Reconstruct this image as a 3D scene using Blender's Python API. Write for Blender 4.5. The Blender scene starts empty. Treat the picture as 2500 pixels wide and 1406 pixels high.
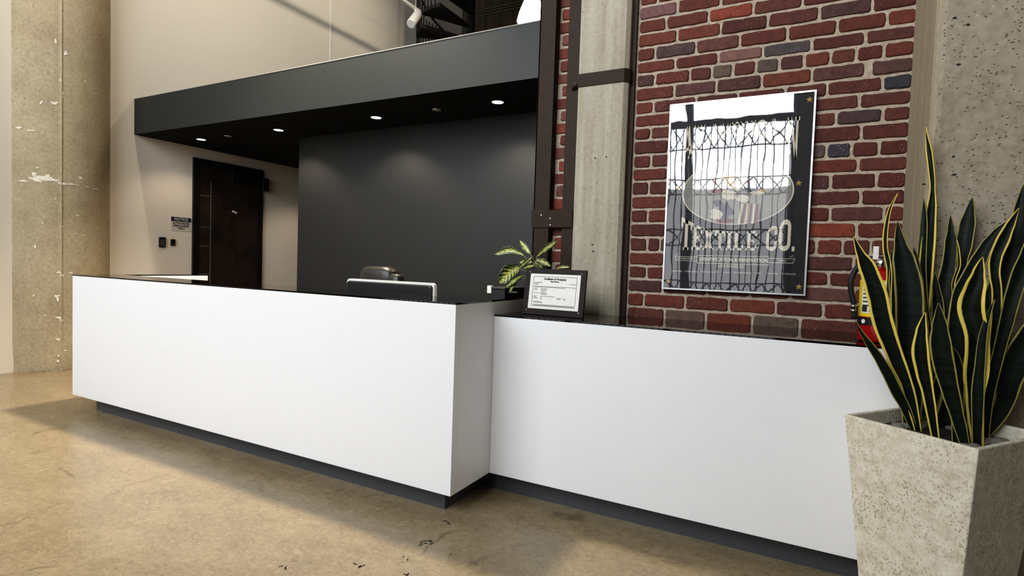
import bpy, bmesh, math, random
from mathutils import Vector, Matrix
random.seed(7)
C = bpy.context.scene.collection
PI = math.pi

# ------------------------------------------------------------------ camera
CAM = Vector((1.501, -2.248, 1.264)); F = 1366.8
YAW, PIT, ROL = [math.radians(a) for a in (-28.06, -2.396, 1.937)]
fw = Vector((math.sin(YAW)*math.cos(PIT), math.cos(YAW)*math.cos(PIT), math.sin(PIT)))
r0 = Vector((math.cos(YAW), -math.sin(YAW), 0)); u0 = r0.cross(fw)
rt = math.cos(ROL)*r0 + math.sin(ROL)*u0; up = -math.sin(ROL)*r0 + math.cos(ROL)*u0
cd = bpy.data.cameras.new('camera'); cam = bpy.data.objects.new('camera', cd); C.objects.link(cam)
cam.matrix_world = Matrix(((rt.x, up.x, -fw.x, CAM.x), (rt.y, up.y, -fw.y, CAM.y), (rt.z, up.z, -fw.z, CAM.z), (0, 0, 0, 1)))
cd.sensor_width = 36; cd.lens = F/2500*36; cd.clip_start = .05
bpy.context.scene.camera = cam

def at(u, v, ax, val):
    """a point of the photograph, measured onto the plane  axis = val"""
    d = fw + rt*((u-1250)/F) - up*((v-703)/F)
    t = (val-CAM[ax])/d[ax]
    return CAM + d*t

# ------------------------------------------------------------------ materials
def srgb(r, g, b):
    f = lambda c: c/12.92 if c <= .04045 else ((c+.055)/1.055)**2.4
    return (f(r/255), f(g/255), f(b/255), 1)

class NT:
    def __init__(s, name):
        s.m = bpy.data.materials.new(name); s.m.use_nodes = True; s.t = s.m.node_tree
        s.b = s.t.nodes['Principled BSDF']; s.out = s.t.nodes['Material Output']; s._o = None
    def n(s, kind, **kw):
        nd = s.t.nodes.new(kind)
        for k, v in kw.items():
            if k in nd.inputs: s.put(nd.inputs[k], v)
            else: setattr(nd, k, v)
        return nd
    def put(s, sock, v):
        if isinstance(v, bpy.types.NodeSocket): s.t.links.new(v, sock)
        else: sock.default_value = v
    def set(s, **kw):
        for k, v in kw.items(): s.put(s.b.inputs[k.replace('_', ' ')], v)
    def obj(s):
        if s._o is None: s._o = s.n('ShaderNodeTexCoord').outputs['Object']
        return s._o
    def mapped(s, scale):
        mp = s.n('ShaderNodeMapping'); s.put(mp.inputs['Vector'], s.obj()); mp.inputs['Scale'].default_value = scale
        return mp.outputs[0]
    def noise(s, scale, detail=4, rough=.55, vec=None, dist=0):
        nd = s.n('ShaderNodeTexNoise', Scale=scale, Detail=detail, Roughness=rough, Distortion=dist)
        s.put(nd.inputs['Vector'], vec or s.obj()); return nd.outputs['Fac']
    def vor(s, scale, vec=None, out='Distance'):
        nd = s.n('ShaderNodeTexVoronoi', Scale=scale); s.put(nd.inputs['Vector'], vec or s.obj()); return nd.outputs[out]
    def ramp(s, fac, *stops, interp='LINEAR'):
        nd = s.n('ShaderNodeValToRGB'); s.put(nd.inputs[0], fac); cr = nd.color_ramp; cr.interpolation = interp
        while len(cr.elements) < len(stops): cr.elements.new(.5)
        for e, (p, c) in zip(cr.elements, stops):
            e.position = p; e.color = c if isinstance(c, tuple) else (c, c, c, 1)
        return nd.outputs[0]
    def mix(s, fac, a, b, mode='MIX'):
        nd = s.n('ShaderNodeMix', data_type='RGBA', blend_type=mode)
        s.put(nd.inputs[0], fac); s.put(nd.inputs[6], a); s.put(nd.inputs[7], b); return nd.outputs[2]
    def math(s, op, a, b=0.):
        nd = s.n('ShaderNodeMath', operation=op); s.put(nd.inputs[0], a); s.put(nd.inputs[1], b); return nd.outputs[0]
    def bump(s, h, strength=.3, dist=.01):
        nd = s.n('ShaderNodeBump', Strength=strength, Distance=dist); s.put(nd.inputs['Height'], h)
        s.put(s.b.inputs['Normal'], nd.outputs[0]); return nd

def plain(name, col, rough=.5, metal=0., var=.06, scale=30, bump=0., spec=.5, coat=0.):
    t = NT(name); nz = t.noise(scale, 3)
    d = tuple(c*(1-var) for c in col[:3])+(1,); l = tuple(min(1, c*(1+var)) for c in col[:3])+(1,)
    t.set(Base_Color=t.ramp(nz, (.3, d), (.7, l)), Roughness=rough, Metallic=metal)
    t.b.inputs['Specular IOR Level'].default_value = spec
    if coat: t.b.inputs['Coat Weight'].default_value = coat; t.b.inputs['Coat Roughness'].default_value = .05
    if bump: t.bump(t.noise(scale*4, 4), bump, .004)
    return t.m

def emit(name, col, strength):
    t = NT(name); t.set(Base_Color=col, Emission_Color=col, Emission_Strength=strength); return t.m

def concrete(name, base, dark, light, pit=.5, streak=.0, patch=0., chips=0., dens=.5, bump=.35):
    t = NT(name)
    big = t.noise(2.2, 5, .6); fine = t.noise(38, 5, .65); mid = t.noise(9, 5, .6)
    c = t.ramp(big, (.3, dark), (.5, base), (.72, light))
    c = t.mix(.55, c, t.ramp(fine, (.3, dark), (.52, base), (.75, light)))
    if streak:
        st = t.noise(1, 4, .6, t.mapped((26, 26, 1.1)))
        c = t.mix(streak, c, t.ramp(st, (.35, dark), (.55, base), (.75, light)))
    # aggregate pits
    v = t.vor(60, t.mapped((1, 1, 1.5))); nz = t.noise(14, 2)
    p = t.math('MULTIPLY', t.ramp(v, (.13, 1.), (.24, 0.)), t.ramp(nz, (dens, 0.), (dens+.12, 1.)))
    c = t.mix(t.math('MULTIPLY', p, pit), c, tuple(x*.35 for x in dark[:3])+(1,))
    v2 = t.vor(23); p2 = t.math('MULTIPLY', t.ramp(v2, (.06, 1.), (.12, 0.)), t.ramp(t.noise(5, 2), (.52, 0.), (.6, 1.)))
    c = t.mix(t.math('MULTIPLY', p2, pit), c, tuple(x*.2 for x in dark[:3])+(1,))
    if chips:
        v3 = t.vor(31); p3 = t.math('MULTIPLY', t.ramp(v3, (.05, 1.), (.1, 0.)), t.ramp(t.noise(7, 2, .5), (.56, 0.), (.62, 1.)))
        c = t.mix(t.math('MULTIPLY', p3, chips), c, srgb(225, 215, 195))
    t.set(Base_Color=c, Roughness=.85)
    h = t.math('SUBTRACT', t.math('ADD', t.math('MULTIPLY', fine, .4), t.math('MULTIPLY', mid, .5)), t.math('MULTIPLY', p, .5))
    t.bump(h, bump, .006)
    return t.m

M = {}
def floor_mat():
    t = NT('polished_concrete')
    w = t.mapped((1, 1.5, 1))
    big = t.noise(1.2, 8, .72, w, .25); mid = t.noise(4.5, 7, .72, w, .3); fine = t.noise(30, 5, .7)
    c = t.ramp(big, (.32, srgb(104, 92, 73)), (.5, srgb(148, 133, 107)), (.66, srgb(182, 167, 138)))
    c = t.mix(.45, c, t.ramp(mid, (.3, srgb(104, 88, 66)), (.5, srgb(148, 130, 102)), (.68, srgb(180, 164, 134))))
    c = t.mix(.4, c, t.ramp(fine, (.35, srgb(95, 80, 60)), (.55, srgb(150, 132, 104)), (.7, srgb(182, 166, 136))))
    gr = t.noise(85, 4, .7, t.mapped((.7, 1.6, 1)), .8); c = t.mix(.35, c, t.ramp(gr, (.35, srgb(100, 85, 64)), (.52, srgb(150, 133, 105)), (.68, srgb(186, 170, 142))))
    # hairline cracks and scuffs
    nz = t.n('ShaderNodeTexNoise', Scale=2.5, Detail=5.); t.put(nz.inputs['Vector'], t.obj())
    vv = t.mix(.22, t.obj(), nz.outputs['Color'])
    v = t.n('ShaderNodeTexVoronoi', feature='DISTANCE_TO_EDGE', Scale=1.3); t.put(v.inputs['Vector'], vv)
    cr = t.math('MULTIPLY', t.ramp(v.outputs['Distance'], (.0, 1.), (.012, 0.)), t.ramp(t.noise(2.2, 3), (.52, 0.), (.62, .55)))
    c = t.mix(cr, c, srgb(70, 58, 44))
    sp = t.math('MULTIPLY', t.ramp(t.vor(16, t.mapped((1, 2.2, 1))), (.05, 1.), (.09, 0.)), t.ramp(t.noise(3.3, 2), (.6, 0.), (.66, .8)))
    c = t.mix(sp, c, srgb(60, 48, 36))
    fl = t.noise(1, 3, .6, t.mapped((9, 26, 1)), .6); fz = t.noise(2.4, 4, .6)
    c = t.mix(t.math('MULTIPLY', t.ramp(fl, (.66, 0.), (.74, 1.)), t.ramp(fz, (.45, 0.), (.6, .5))), c, srgb(96, 80, 58))
    c = t.mix(t.math('MULTIPLY', t.ramp(fl, (.26, 1.), (.36, 0.)), t.ramp(fz, (.4, .4), (.6, .0))), c, srgb(192, 178, 150))
    t.set(Base_Color=c, Roughness=t.ramp(mid, (.3, .2), (.7, .36)))
    t.b.inputs['Specular IOR Level'].default_value = .45
    t.bump(t.math('ADD', mid, t.math('MULTIPLY', fine, .35)), .07, .01)
    return t.m
M['floor'] = floor_mat()
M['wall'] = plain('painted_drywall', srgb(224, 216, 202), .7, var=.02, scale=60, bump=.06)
M['wall_dark'] = plain('grey_wall_paint', srgb(140, 136, 130), .7, var=.03)  # plain grey paint shared by the darker walls
M['charcoal'] = plain('charcoal_wall_paint', srgb(27, 29, 29), .55, var=.03, scale=40, bump=.03)
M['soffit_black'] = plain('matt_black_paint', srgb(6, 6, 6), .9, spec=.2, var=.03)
def bulk():
    t = NT('bulkhead_satin_paint')
    t.set(Base_Color=t.ramp(t.noise(60, 3), (.3, srgb(43, 45, 43)), (.7, srgb(48, 50, 48))), Roughness=.5); t.b.inputs['Specular IOR Level'].default_value = .3
    return t.m
M['bulkhead'] = bulk()
M['white'] = plain('white_laminate', srgb(236, 236, 237), .38, var=.008, scale=12, spec=.4)
M['kick'] = plain('charcoal_kick_laminate', srgb(70, 72, 76), .45, var=.03)
def gloss_black():
    t = NT('black_back_painted_glass')
    t.set(Base_Color=t.ramp(t.noise(25, 2), (.3, srgb(10, 8, 9)), (.7, srgb(14, 11, 12))), Roughness=.03); t.b.inputs['Specular IOR Level'].default_value = .6
    return t.m
M['glass_top'] = gloss_black()
M['conc_left'] = concrete('old_column_concrete', srgb(170, 156, 128), srgb(138, 122, 96), srgb(190, 177, 150), pit=.8, streak=.08, chips=.9)
M['conc_pil'] = concrete('board_formed_concrete', srgb(176, 168, 150), srgb(146, 136, 116), srgb(198, 191, 174), pit=.55, streak=.45, chips=.35)
M['conc_right'] = concrete('weathered_pier_concrete', srgb(160, 149, 130), srgb(124, 113, 95), srgb(184, 174, 154), pit=.9, streak=.12, chips=.7, dens=.4, bump=.8)
def smooth_conc():
    t = NT('smooth_chamfer_concrete')
    st = t.noise(1, 4, .6, t.mapped((20, 20, 1.5))); fine = t.noise(50, 4, .6)
    c = t.mix(.4, t.ramp(st, (.3, srgb(150, 138, 115)), (.7, srgb(186, 174, 150))), t.ramp(fine, (.3, srgb(146, 134, 112)), (.7, srgb(182, 172, 150))))
    t.set(Base_Color=c, Roughness=.8); t.bump(fine, .2, .004); return t.m
M['conc_smooth'] = smooth_conc()
M['plaster'] = plain('white_plaster_remnant', srgb(228, 220, 204), .8, var=.06, scale=60, bump=.3)
def planter_mat():
    t = NT('speckled_planter_concrete')
    fine = t.noise(30, 5, .65); v = t.vor(125, t.mapped((1, 1, .7)))
    c = t.ramp(fine, (.3, srgb(196, 188, 168)), (.5, srgb(218, 211, 192)), (.7, srgb(232, 226, 210)))
    dens = t.noise(7, 3, .6)
    p = t.math('MULTIPLY', t.ramp(v, (.2, 1.), (.42, 0.)), t.ramp(dens, (.38, .1), (.6, .7)))
    c = t.mix(p, c, srgb(138, 124, 98))
    t.set(Base_Color=c, Roughness=.85); t.bump(t.math('SUBTRACT', t.math('MULTIPLY', fine, .6), p), .3, .004); return t.m
M['planter'] = planter_mat()
def brick_mat():
    t = NT('old_red_brick')
    a = t.n('ShaderNodeVertexColor', layer_name='col'); nz = t.noise(26, 5, .65); n2 = t.noise(110, 3, .6)
    c = t.mix(.75, a.outputs['Color'], t.ramp(nz, (.3, .45), (.55, .9), (.75, 1.25)), 'MULTIPLY')
    c = t.mix(.4, c, t.ramp(n2, (.3, .6), (.7, 1.2)), 'MULTIPLY')
    sp = t.math('MULTIPLY', t.ramp(t.vor(85), (.1, 1.), (.17, 0.)), t.ramp(t.noise(9, 2), (.55, 0.), (.62, .75)))
    c = t.mix(sp, c, srgb(205, 180, 165))
    t.set(Base_Color=c, Roughness=.8); t.bump(t.math('ADD', nz, t.math('MULTIPLY', n2, .5)), .45, .004); return t.m
M['brick'] = brick_mat()
def mortar_mat():
    t = NT('lime_mortar'); nz = t.noise(45, 5, .65); v = t.vor(130)
    c = t.ramp(nz, (.3, srgb(150, 134, 116)), (.5, srgb(176, 161, 142)), (.72, srgb(196, 184, 166)))
    t.set(Base_Color=t.mix(t.math('MULTIPLY', t.ramp(v, (.1, 1.), (.25, 0.)), .35), c, srgb(95, 82, 68)), Roughness=.9)
    t.bump(nz, .5, .006); return t.m
M['mortar'] = mortar_mat()
M['steel'] = plain('brown_painted_steel', srgb(52, 39, 29), .6, spec=.2, var=.12, scale=22, bump=.12)
M['wood_wall'] = None
def boards():
    t = NT('dark_timber_boards')
    w = t.n('ShaderNodeTexWave', Scale=.95, Distortion=0., wave_type='BANDS', bands_direction='X', wave_profile='SAW'); t.put(w.inputs['Vector'], t.obj())
    g = t.noise(1.5, 5, .6, t.mapped((9, 9, .8)))
    c = t.ramp(g, (.3, srgb(44, 34, 22)), (.55, srgb(70, 56, 38)), (.75, srgb(92, 76, 54)))
    t.set(Base_Color=t.mix(t.ramp(w.outputs['Fac'], (.0, 1.), (.05, 0.)), c, srgb(15, 11, 8)), Roughness=.8); return t.m
M['wood_wall'] = boards()
M['black'] = plain('black_plastic', srgb(20, 20, 21), .4, var=.1)
M['black_metal'] = plain('black_painted_steel', srgb(24, 23, 22), .5, var=.12)
M['leather'] = plain('black_leather', srgb(36, 33, 31), .36, var=.15, scale=50, bump=.2)
M['silver'] = plain('brushed_aluminium', srgb(214, 214, 212), .28, .85, var=.04)
M['whiteplastic'] = plain('white_plastic', srgb(232, 230, 224), .4, var=.02)
M['paper'] = plain('certificate_paper', srgb(232, 229, 222), .6, var=.03, scale=25)
M['ink'] = plain('grey_ink', srgb(95, 92, 90), .7, var=.05)
M['ink_dark'] = plain('black_ink', srgb(45, 42, 42), .7, var=.05)
M['espresso'] = plain('espresso_wood', srgb(36, 25, 23), .45, spec=.15, var=.25, scale=14)
M['navy'] = plain('navy_sign_paint', srgb(34, 42, 66), .5, var=.04)
M['signwhite'] = plain('sign_white_acrylic', srgb(205, 198, 188), .4, var=.02)
M['poster_black'] = plain('poster_black_ink', srgb(22, 20, 26), .6, var=.1)
M['cream'] = plain('poster_cream_ink', srgb(240, 228, 204), .6, var=.04)
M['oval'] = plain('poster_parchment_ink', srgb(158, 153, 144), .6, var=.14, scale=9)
M['gold'] = plain('poster_gold_ink', srgb(206, 166, 92), .5, var=.1)
M['maroon'] = plain('poster_maroon_ink', srgb(120, 52, 52), .6, var=.1)
M['slate'] = plain('poster_slate_ink', srgb(78, 80, 88), .6, var=.1)
M['red'] = plain('extinguisher_red_enamel', srgb(170, 16, 22), .25, var=.05, coat=.5)
M['yellow'] = plain('yellow_label', srgb(232, 200, 40), .5, var=.04)
M['chrome'] = plain('chrome', srgb(220, 220, 218), .15, 1., var=.02)
M['rubber'] = plain('black_rubber', srgb(18, 18, 18), .6, var=.1)
M['soil'] = plain('potting_soil', srgb(38, 30, 24), .95, var=.4, scale=60, bump=.8)
M['pebble'] = plain('grey_pebbles', srgb(120, 114, 106), .6, var=.25, scale=12)
M['pot'] = plain('black_nursery_pot', srgb(24, 23, 23), .5, var=.1)
M['bulb'] = emit('lit_pendant_diffuser', (1, .93, .78, 1), 14)
M['down'] = emit('lit_downlight_lens', (1, .9, .72, 1), 9)
M['duct'] = plain('galvanised_conduit', srgb(128, 120, 106), .5, .5, var=.1)
M['ceil_wood'] = M['wood_wall']
def pane(name, refl, wav):
    t = NT(name); nt = t.t; nt.nodes.remove(t.b)
    tr = t.n('ShaderNodeBsdfTransparent'); gl = t.n('ShaderNodeBsdfGlossy'); gl.inputs['Roughness'].default_value = .015
    mx = t.n('ShaderNodeMixShader'); lw = t.n('ShaderNodeLayerWeight', Blend=.18)
    fac = t.math('ADD', t.math('MULTIPLY', lw.outputs['Fresnel'], .9), refl)
    t.put(mx.inputs[0], fac); t.put(mx.inputs[1], tr.outputs[0]); t.put(mx.inputs[2], gl.outputs[0]); t.put(t.out.inputs[0], mx.outputs[0])
    if wav:
        bp = t.n('ShaderNodeBump', Strength=1., Distance=wav); t.put(bp.inputs['Height'], t.noise(3.2, 2, .4, t.mapped((1.6, 1, .7)))); t.put(gl.inputs['Normal'], bp.outputs[0])
    return t.m
M['acrylic'] = pane('wavy_poster_acrylic', .10, .0009)
M['glazing'] = pane('window_glass', .01, 0)

def leaf_mat(name, g1, g2, edge, mid, w):
    t = NT(name); uv = t.n('ShaderNodeUVMap').outputs[0]
    sx = t.n('ShaderNodeSeparateXYZ'); t.put(sx.inputs[0], uv)
    a = t.math('ABSOLUTE', t.math('SUBTRACT', sx.outputs[0], .5))
    a = t.math('ADD', a, t.math('MULTIPLY', t.math('SUBTRACT', t.noise(22, 3), .5), .07))
    band = t.noise(1, 4, .7, t.mapped((9, 9, 75)))
    g = t.ramp(band, (.35, g1), (.65, g2))
    t.set(Base_Color=t.mix(t.ramp(a, (w, 0.), (w+.03, 1.)), g, edge), Roughness=.5)
    t.b.inputs['Specular IOR Level'].default_value = .18
    return t.m
M['snake'] = leaf_mat('snake_plant_leaf', srgb(6, 10, 7), srgb(24, 34, 22), srgb(158, 148, 84), None, .425)
M['snake_bright'] = leaf_mat('snake_plant_leaf_wide_margin', srgb(6, 10, 7), srgb(22, 31, 20), srgb(222, 200, 98), None, .355)
def dief_mat():
    t = NT('variegated_leaf'); uv = t.n('ShaderNodeUVMap').outputs[0]
    sx = t.n('ShaderNodeSeparateXYZ'); t.put(sx.inputs[0], uv)
    a = t.math('ABSOLUTE', t.math('SUBTRACT', sx.outputs[0], .5))
    v = t.math('SUBTRACT', sx.outputs[1], t.math('MULTIPLY', a, .5))
    wv = t.math('SINE', t.math('MULTIPLY', v, 48.)); nz = t.noise(55, 4, .7)
    k = t.math('ADD', t.math('ADD', t.math('MULTIPLY', wv, .2), t.math('MULTIPLY', a, 1.25)), t.math('MULTIPLY', t.math('SUBTRACT', nz, .5), 1.1))
    t.set(Base_Color=t.ramp(k, (.02, srgb(216, 212, 140)), (.2, srgb(160, 166, 78)), (.38, srgb(58, 74, 36)), (.6, srgb(24, 38, 20))), Roughness=.4)
    return t.m
M['dief'] = dief_mat()
M['stem'] = plain('green_stem', srgb(110, 120, 76), .5, var=.1)
def door_mat():
    t = NT('crumpled_dark_film')
    nz = t.noise(7, 6, .7, dist=1.5); n2 = t.noise(2.5, 4, .6)
    t.set(Base_Color=t.mix(.5, t.ramp(nz, (.3, srgb(20, 16, 12)), (.7, srgb(58, 45, 35))), t.ramp(n2, (.35, srgb(26, 21, 17)), (.6, srgb(58, 42, 32)))), Roughness=.5); t.b.inputs['Specular IOR Level'].default_value = .25
    t.bump(nz, .5, .02); return t.m
M['door'] = door_mat()

# ------------------------------------------------------------------ mesh helpers
def bx(bm, x0, x1, y0, y1, z0, z1, mi=0):
    vs = [bm.verts.new(p) for p in ((x0, y0, z0), (x1, y0, z0), (x1, y1, z0), (x0, y1, z0), (x0, y0, z1), (x1, y0, z1), (x1, y1, z1), (x0, y1, z1))]
    fs = [bm.faces.new([vs[i] for i in f]) for f in ((0, 3, 2, 1), (4, 5, 6, 7), (0, 1, 5, 4), (1, 2, 6, 5), (2, 3, 7, 6), (3, 0, 4, 7))]
    for f in fs: f.material_index = mi
    return vs
def frame_of(d):
    d = d.normalized(); a = Vector((0, 0, 1)) if abs(d.z) < .9 else Vector((1, 0, 0))
    s = d.cross(a).normalized(); return s, s.cross(d).normalized()
def tube(bm, pts, r, n=10, cap=True, mi=0):
    pts = [Vector(p) for p in pts]; rs = r if isinstance(r, (list, tuple)) else [r]*len(pts); rings = []
    s, q = frame_of(pts[1]-pts[0])
    for i, p in enumerate(pts):
        d = (pts[min(i+1, len(pts)-1)]-pts[max(i-1, 0)]).normalized()
        s = (s-d*s.dot(d)).normalized(); q = d.cross(s)
        rings.append([bm.verts.new(p+(s*math.cos(2*PI*k/n)+q*math.sin(2*PI*k/n))*rs[i]) for k in range(n)])
    for a, b in zip(rings, rings[1:]):
        for k in range(n):
            f = bm.faces.new((a[k], a[(k+1) % n], b[(k+1) % n], b[k])); f.smooth = True; f.material_index = mi
    if cap:
        for f in (bm.faces.new(rings[0][::-1]), bm.faces.new(rings[-1])): f.material_index = mi
def lathe(bm, prof, n=32, c=(0, 0, 0), mi=0, cap=True, R=None):
    rings = []
    for r, z in prof:
        ring = []
        for k in range(n):
            p = Vector((r*math.cos(2*PI*k/n), r*math.sin(2*PI*k/n), z))
            if R is not None: p = R @ p
            ring.append(bm.verts.new(p+Vector(c)))
        rings.append(ring)
    for a, b in zip(rings, rings[1:]):
        for k in range(n):
            f = bm.faces.new((a[k], a[(k+1) % n], b[(k+1) % n], b[k])); f.smooth = True; f.material_index = mi
    if cap:
        for f in (bm.faces.new(rings[0][::-1]), bm.faces.new(rings[-1])): f.material_index = mi
def prism(bm, poly, z0, z1, mi=0):
    a = [bm.verts.new((x, y, z0)) for x, y in poly]; b = [bm.verts.new((x, y, z1)) for x, y in poly]; n = len(poly)
    fs = [bm.faces.new(a[::-1]), bm.faces.new(b)]+[bm.faces.new((a[i], a[(i+1) % n], b[(i+1) % n], b[i])) for i in range(n)]
    for f in fs: f.material_index = mi
    return fs
def obj(name, bm, mat, parent=None, bevel=0, seg=2, flat=True, fix=True):
    if fix: bmesh.ops.recalc_face_normals(bm, faces=bm.faces)
    me = bpy.data.meshes.new(name); bm.to_mesh(me); bm.free()
    o = bpy.data.objects.new(name, me); C.objects.link(o)
    for m in (mat if isinstance(mat, (list, tuple)) else [mat]): me.materials.append(m)
    if parent is not None: o.parent = parent; o.matrix_parent_inverse = Matrix.Translation(-parent.location)
    if bevel:
        b = o.modifiers.new('bevel', 'BEVEL'); b.width = bevel; b.segments = seg; b.limit_method = 'ANGLE'; b.angle_limit = math.radians(40); b.harden_normals = False
    return o
def box_obj(name, dims, mat, parent=None, bevel=0):
    bm = bmesh.new(); bx(bm, *dims); return obj(name, bm, mat, parent, bevel)
def tag(o, label, cat, group=None, kind=None):
    o['label'] = label; o['category'] = cat
    if group: o['group'] = group
    if kind: o['kind'] = kind
    return o
def thing(name, label, cat, loc, group=None):
    o = bpy.data.objects.new(name, None); o.empty_display_size = .05; C.objects.link(o); o.location = loc
    bpy.context.view_layer.update()
    return tag(o, label, cat, group)
def text(name, s, mat, parent, M4, size, width=None, spacing=1., extrude=.0004, align='CENTER', bold=0.):
    cu = bpy.data.curves.new('t', 'FONT'); cu.body = s; cu.size = size; cu.align_x = align; cu.align_y = 'CENTER'; cu.space_character = spacing
    cu.extrude = extrude; cu.offset = bold; cu.resolution_u = 2
    o = bpy.data.objects.new('t', cu); C.objects.link(o); dg = bpy.context.evaluated_depsgraph_get()
    me = bpy.data.meshes.new_from_object(o.evaluated_get(dg)); bpy.data.objects.remove(o); me.name = name
    if width:
        xs = [v.co.x for v in me.vertices]; k = width/(max(xs)-min(xs))
        for v in me.vertices: v.co.x *= k
    for v in me.vertices: v.co = M4 @ v.co
    o = bpy.data.objects.new(name, me); C.objects.link(o); me.materials.clear(); me.materials.append(mat)
    o.parent = parent; o.matrix_parent_inverse = Matrix.Translation(-parent.location); return o
def facing_y(x, y, z, sx=1.):        # text plane that faces -Y
    return Matrix.Translation((x, y, z)) @ Matrix.Rotation(PI/2, 4, 'X')
def facing_x(x, y, z):               # text plane on the left wall, faces +X
    return Matrix.Translation((x, y, z)) @ Matrix.Rotation(PI/2, 4, 'Z') @ Matrix.Rotation(PI/2, 4, 'X')

def struct(o, label, cat): return tag(o, label, cat, kind='structure')

# ------------------------------------------------------------------ dimensions
H = 1.07; L = 3.603; ZB = .121; S = .376; ZL = .991; K = .094
YBR = .926; YB = 1.501; ZT = 3.051; ZS = 2.642; XL = -5.6; YW = 2.325
XR = 3.4; YF = -5.0; YR = 8.3; ZC = 8.2

# ------------------------------------------------------------------ shell
o = box_obj('floor', (XL-.4, XR+.2, YF-.2, YR+.2, -.15, 0), M['floor']); struct(o, 'mottled tan polished concrete floor in front of the white counter', 'floor')
o = box_obj('wall_left', (XL-.2, XL, YF-.2, YR+.2, 0, ZC), M['wall']); struct(o, 'tall cream painted wall holding the dark door and notice sign', 'wall')
o = box_obj('trim_1', (XL, XL+.006, 4.482, 4.498, ZT, ZC), M['whiteplastic']); struct(o, 'thin vertical white joint strip high on the cream wall', 'trim')
o = box_obj('wall_back', (XL-.2, XR+.2, YR, YR+.2, 0, ZC), M['wood_wall']); struct(o, 'dark timber board wall far behind the black bulkhead', 'wall')
o = box_obj('wall_right', (XR, XR+.2, YF-.2, YR+.2, 0, ZC), M['wall_dark']); struct(o, 'grey side wall beyond the concrete pier', 'wall')
o = box_obj('ceiling', (XL-.2, XR+.2, YF-.2, YR+.2, ZC, ZC+.15), M['ceil_wood']); struct(o, 'dark timber ceiling high above the lobby', 'ceiling')
# street front with the big window that the poster mirrors
WX0, WX1, WZ0, WZ1 = -5.0, 1.22, .25, 7.3
bm = bmesh.new()
bx(bm, XL, WX0, YF-.2, YF, 0, ZC); bx(bm, WX1, XR, YF-.2, YF, 0, ZC); bx(bm, WX0, WX1, YF-.2, YF, 0, WZ0); bx(bm, WX0, WX1, YF-.2, YF, WZ1, ZC)
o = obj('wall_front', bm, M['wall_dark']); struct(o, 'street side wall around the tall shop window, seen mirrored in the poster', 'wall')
bm = bmesh.new()
for x in (WX0+.04, -3.3, -1.8, -.28, WX1-.04): bx(bm, x-.05, x+.05, YF-.14, YF-.06, WZ0, WZ1)
for z in (WZ0+.04, 3.56, WZ1-.04): bx(bm, WX0, WX1, YF-.14, YF-.06, z-.05, z+.05)
win = obj('window_1', bm, M['black_metal']); struct(win, 'tall dark framed street window mirrored in the poster acrylic', 'window')
bm = bmesh.new(); bx(bm, WX0, WX1, YF-.102, YF-.098, WZ0, WZ1); obj('pane', bm, M['glazing'], win)
# folding scissor gate inside the window
bm = bmesh.new(); GY = YF+.12
n = 0; x = WX0+.05
while x < WX1-.03:
    bx(bm, x-.007, x+.007, GY-.01, GY+.01, 0, 3.5); x += .098; n += 1
for za, zb_ in ((3.12, 3.46), (2.42, 2.66), (1.66, 1.9), (.85, 1.1)):
    for z in (za, zb_): bx(bm, WX0, WX1, GY-.012, GY+.012, z-.008, z+.008)
    x = WX0
    while x < WX1-.1:
        for s in (0, 1):
            a, b = (za, zb_) if s else (zb_, za)
            tube(bm, [(x, GY+.015, a), (x+.196, GY+.015, b)], .008, 4)
        x += .196
o = obj('folding_gate', bm, M['black_metal']); tag(o, 'black folding scissor gate across the street window, mirrored in the poster', 'gate')

# ------------------------------------------------------------------ round column at the left wall
cx, cy, cr = -5.78, .80, .48
bm = bmesh.new(); N = 72; zs = [0, .02, .08, .3]+[.3+.25*i for i in range(1, 32)]
rings = []
AS = math.atan2(at(149, 300, 0, -5.36).y-cy, at(149, 300, 0, -5.36).x-cx)
angs = sorted([2*PI*k/N for k in range(N)]+[(AS+d) % (2*PI) for d in (-.016, -.006, .006, .016)]); N = len(angs)
for z in zs:
    rr = []
    for a in angs:
        r = cr+random.uniform(-.0015, .0015)+(random.uniform(-.012, .0) if z < .1 else 0)
        if abs(((a-AS+PI) % (2*PI))-PI) < .008: r += .009 if z > .5 else .003
        rr.append(bm.verts.new((cx+r*math.cos(a), cy+r*math.sin(a), z)))
    rings.append(rr)
for a, b in zip(rings, rings[1:]):
    for k in range(N): bm.faces.new((a[k], a[(k+1) % N], b[(k+1) % N], b[k])).smooth = True
bm.faces.new(rings[-1])
colm = obj('round_column', bm, M['conc_left']); struct(colm, 'round weathered concrete column against the cream wall behind the counter end', 'column')
# white plaster remnants on the column: irregular thin flakes, at the heights the photo shows them
def flakes(seeds):
    bm = bmesh.new()
    for (u, v, w, h) in seeds:
        d = fw + rt*((u-1250)/F) - up*((v-703)/F)
        ox, oy = CAM.x-cx, CAM.y-cy; A = d.x**2+d.y**2; B = 2*(ox*d.x+oy*d.y); Cc = ox*ox+oy*oy-(cr+.003)**2
        disc = B*B-4*A*Cc
        if disc < 0: continue
        p = CAM+d*((-B-math.sqrt(disc))/(2*A)); a0 = math.atan2(p.y-cy, p.x-cx); dist = (p-CAM).length/F
        W, Hh = w*dist/2, h*dist/2; m = 12; vs = []
        for k in range(m):
            t = 2*PI*k/m; q = random.uniform(.25, 1.05)
            aa = a0+W*q*math.cos(t)/cr; vs.append(bm.verts.new((cx+(cr+.004)*math.cos(aa), cy+(cr+.004)*math.sin(aa), p.z+Hh*q*math.sin(t))))
        bm.faces.new(vs)
    return bm
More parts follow.
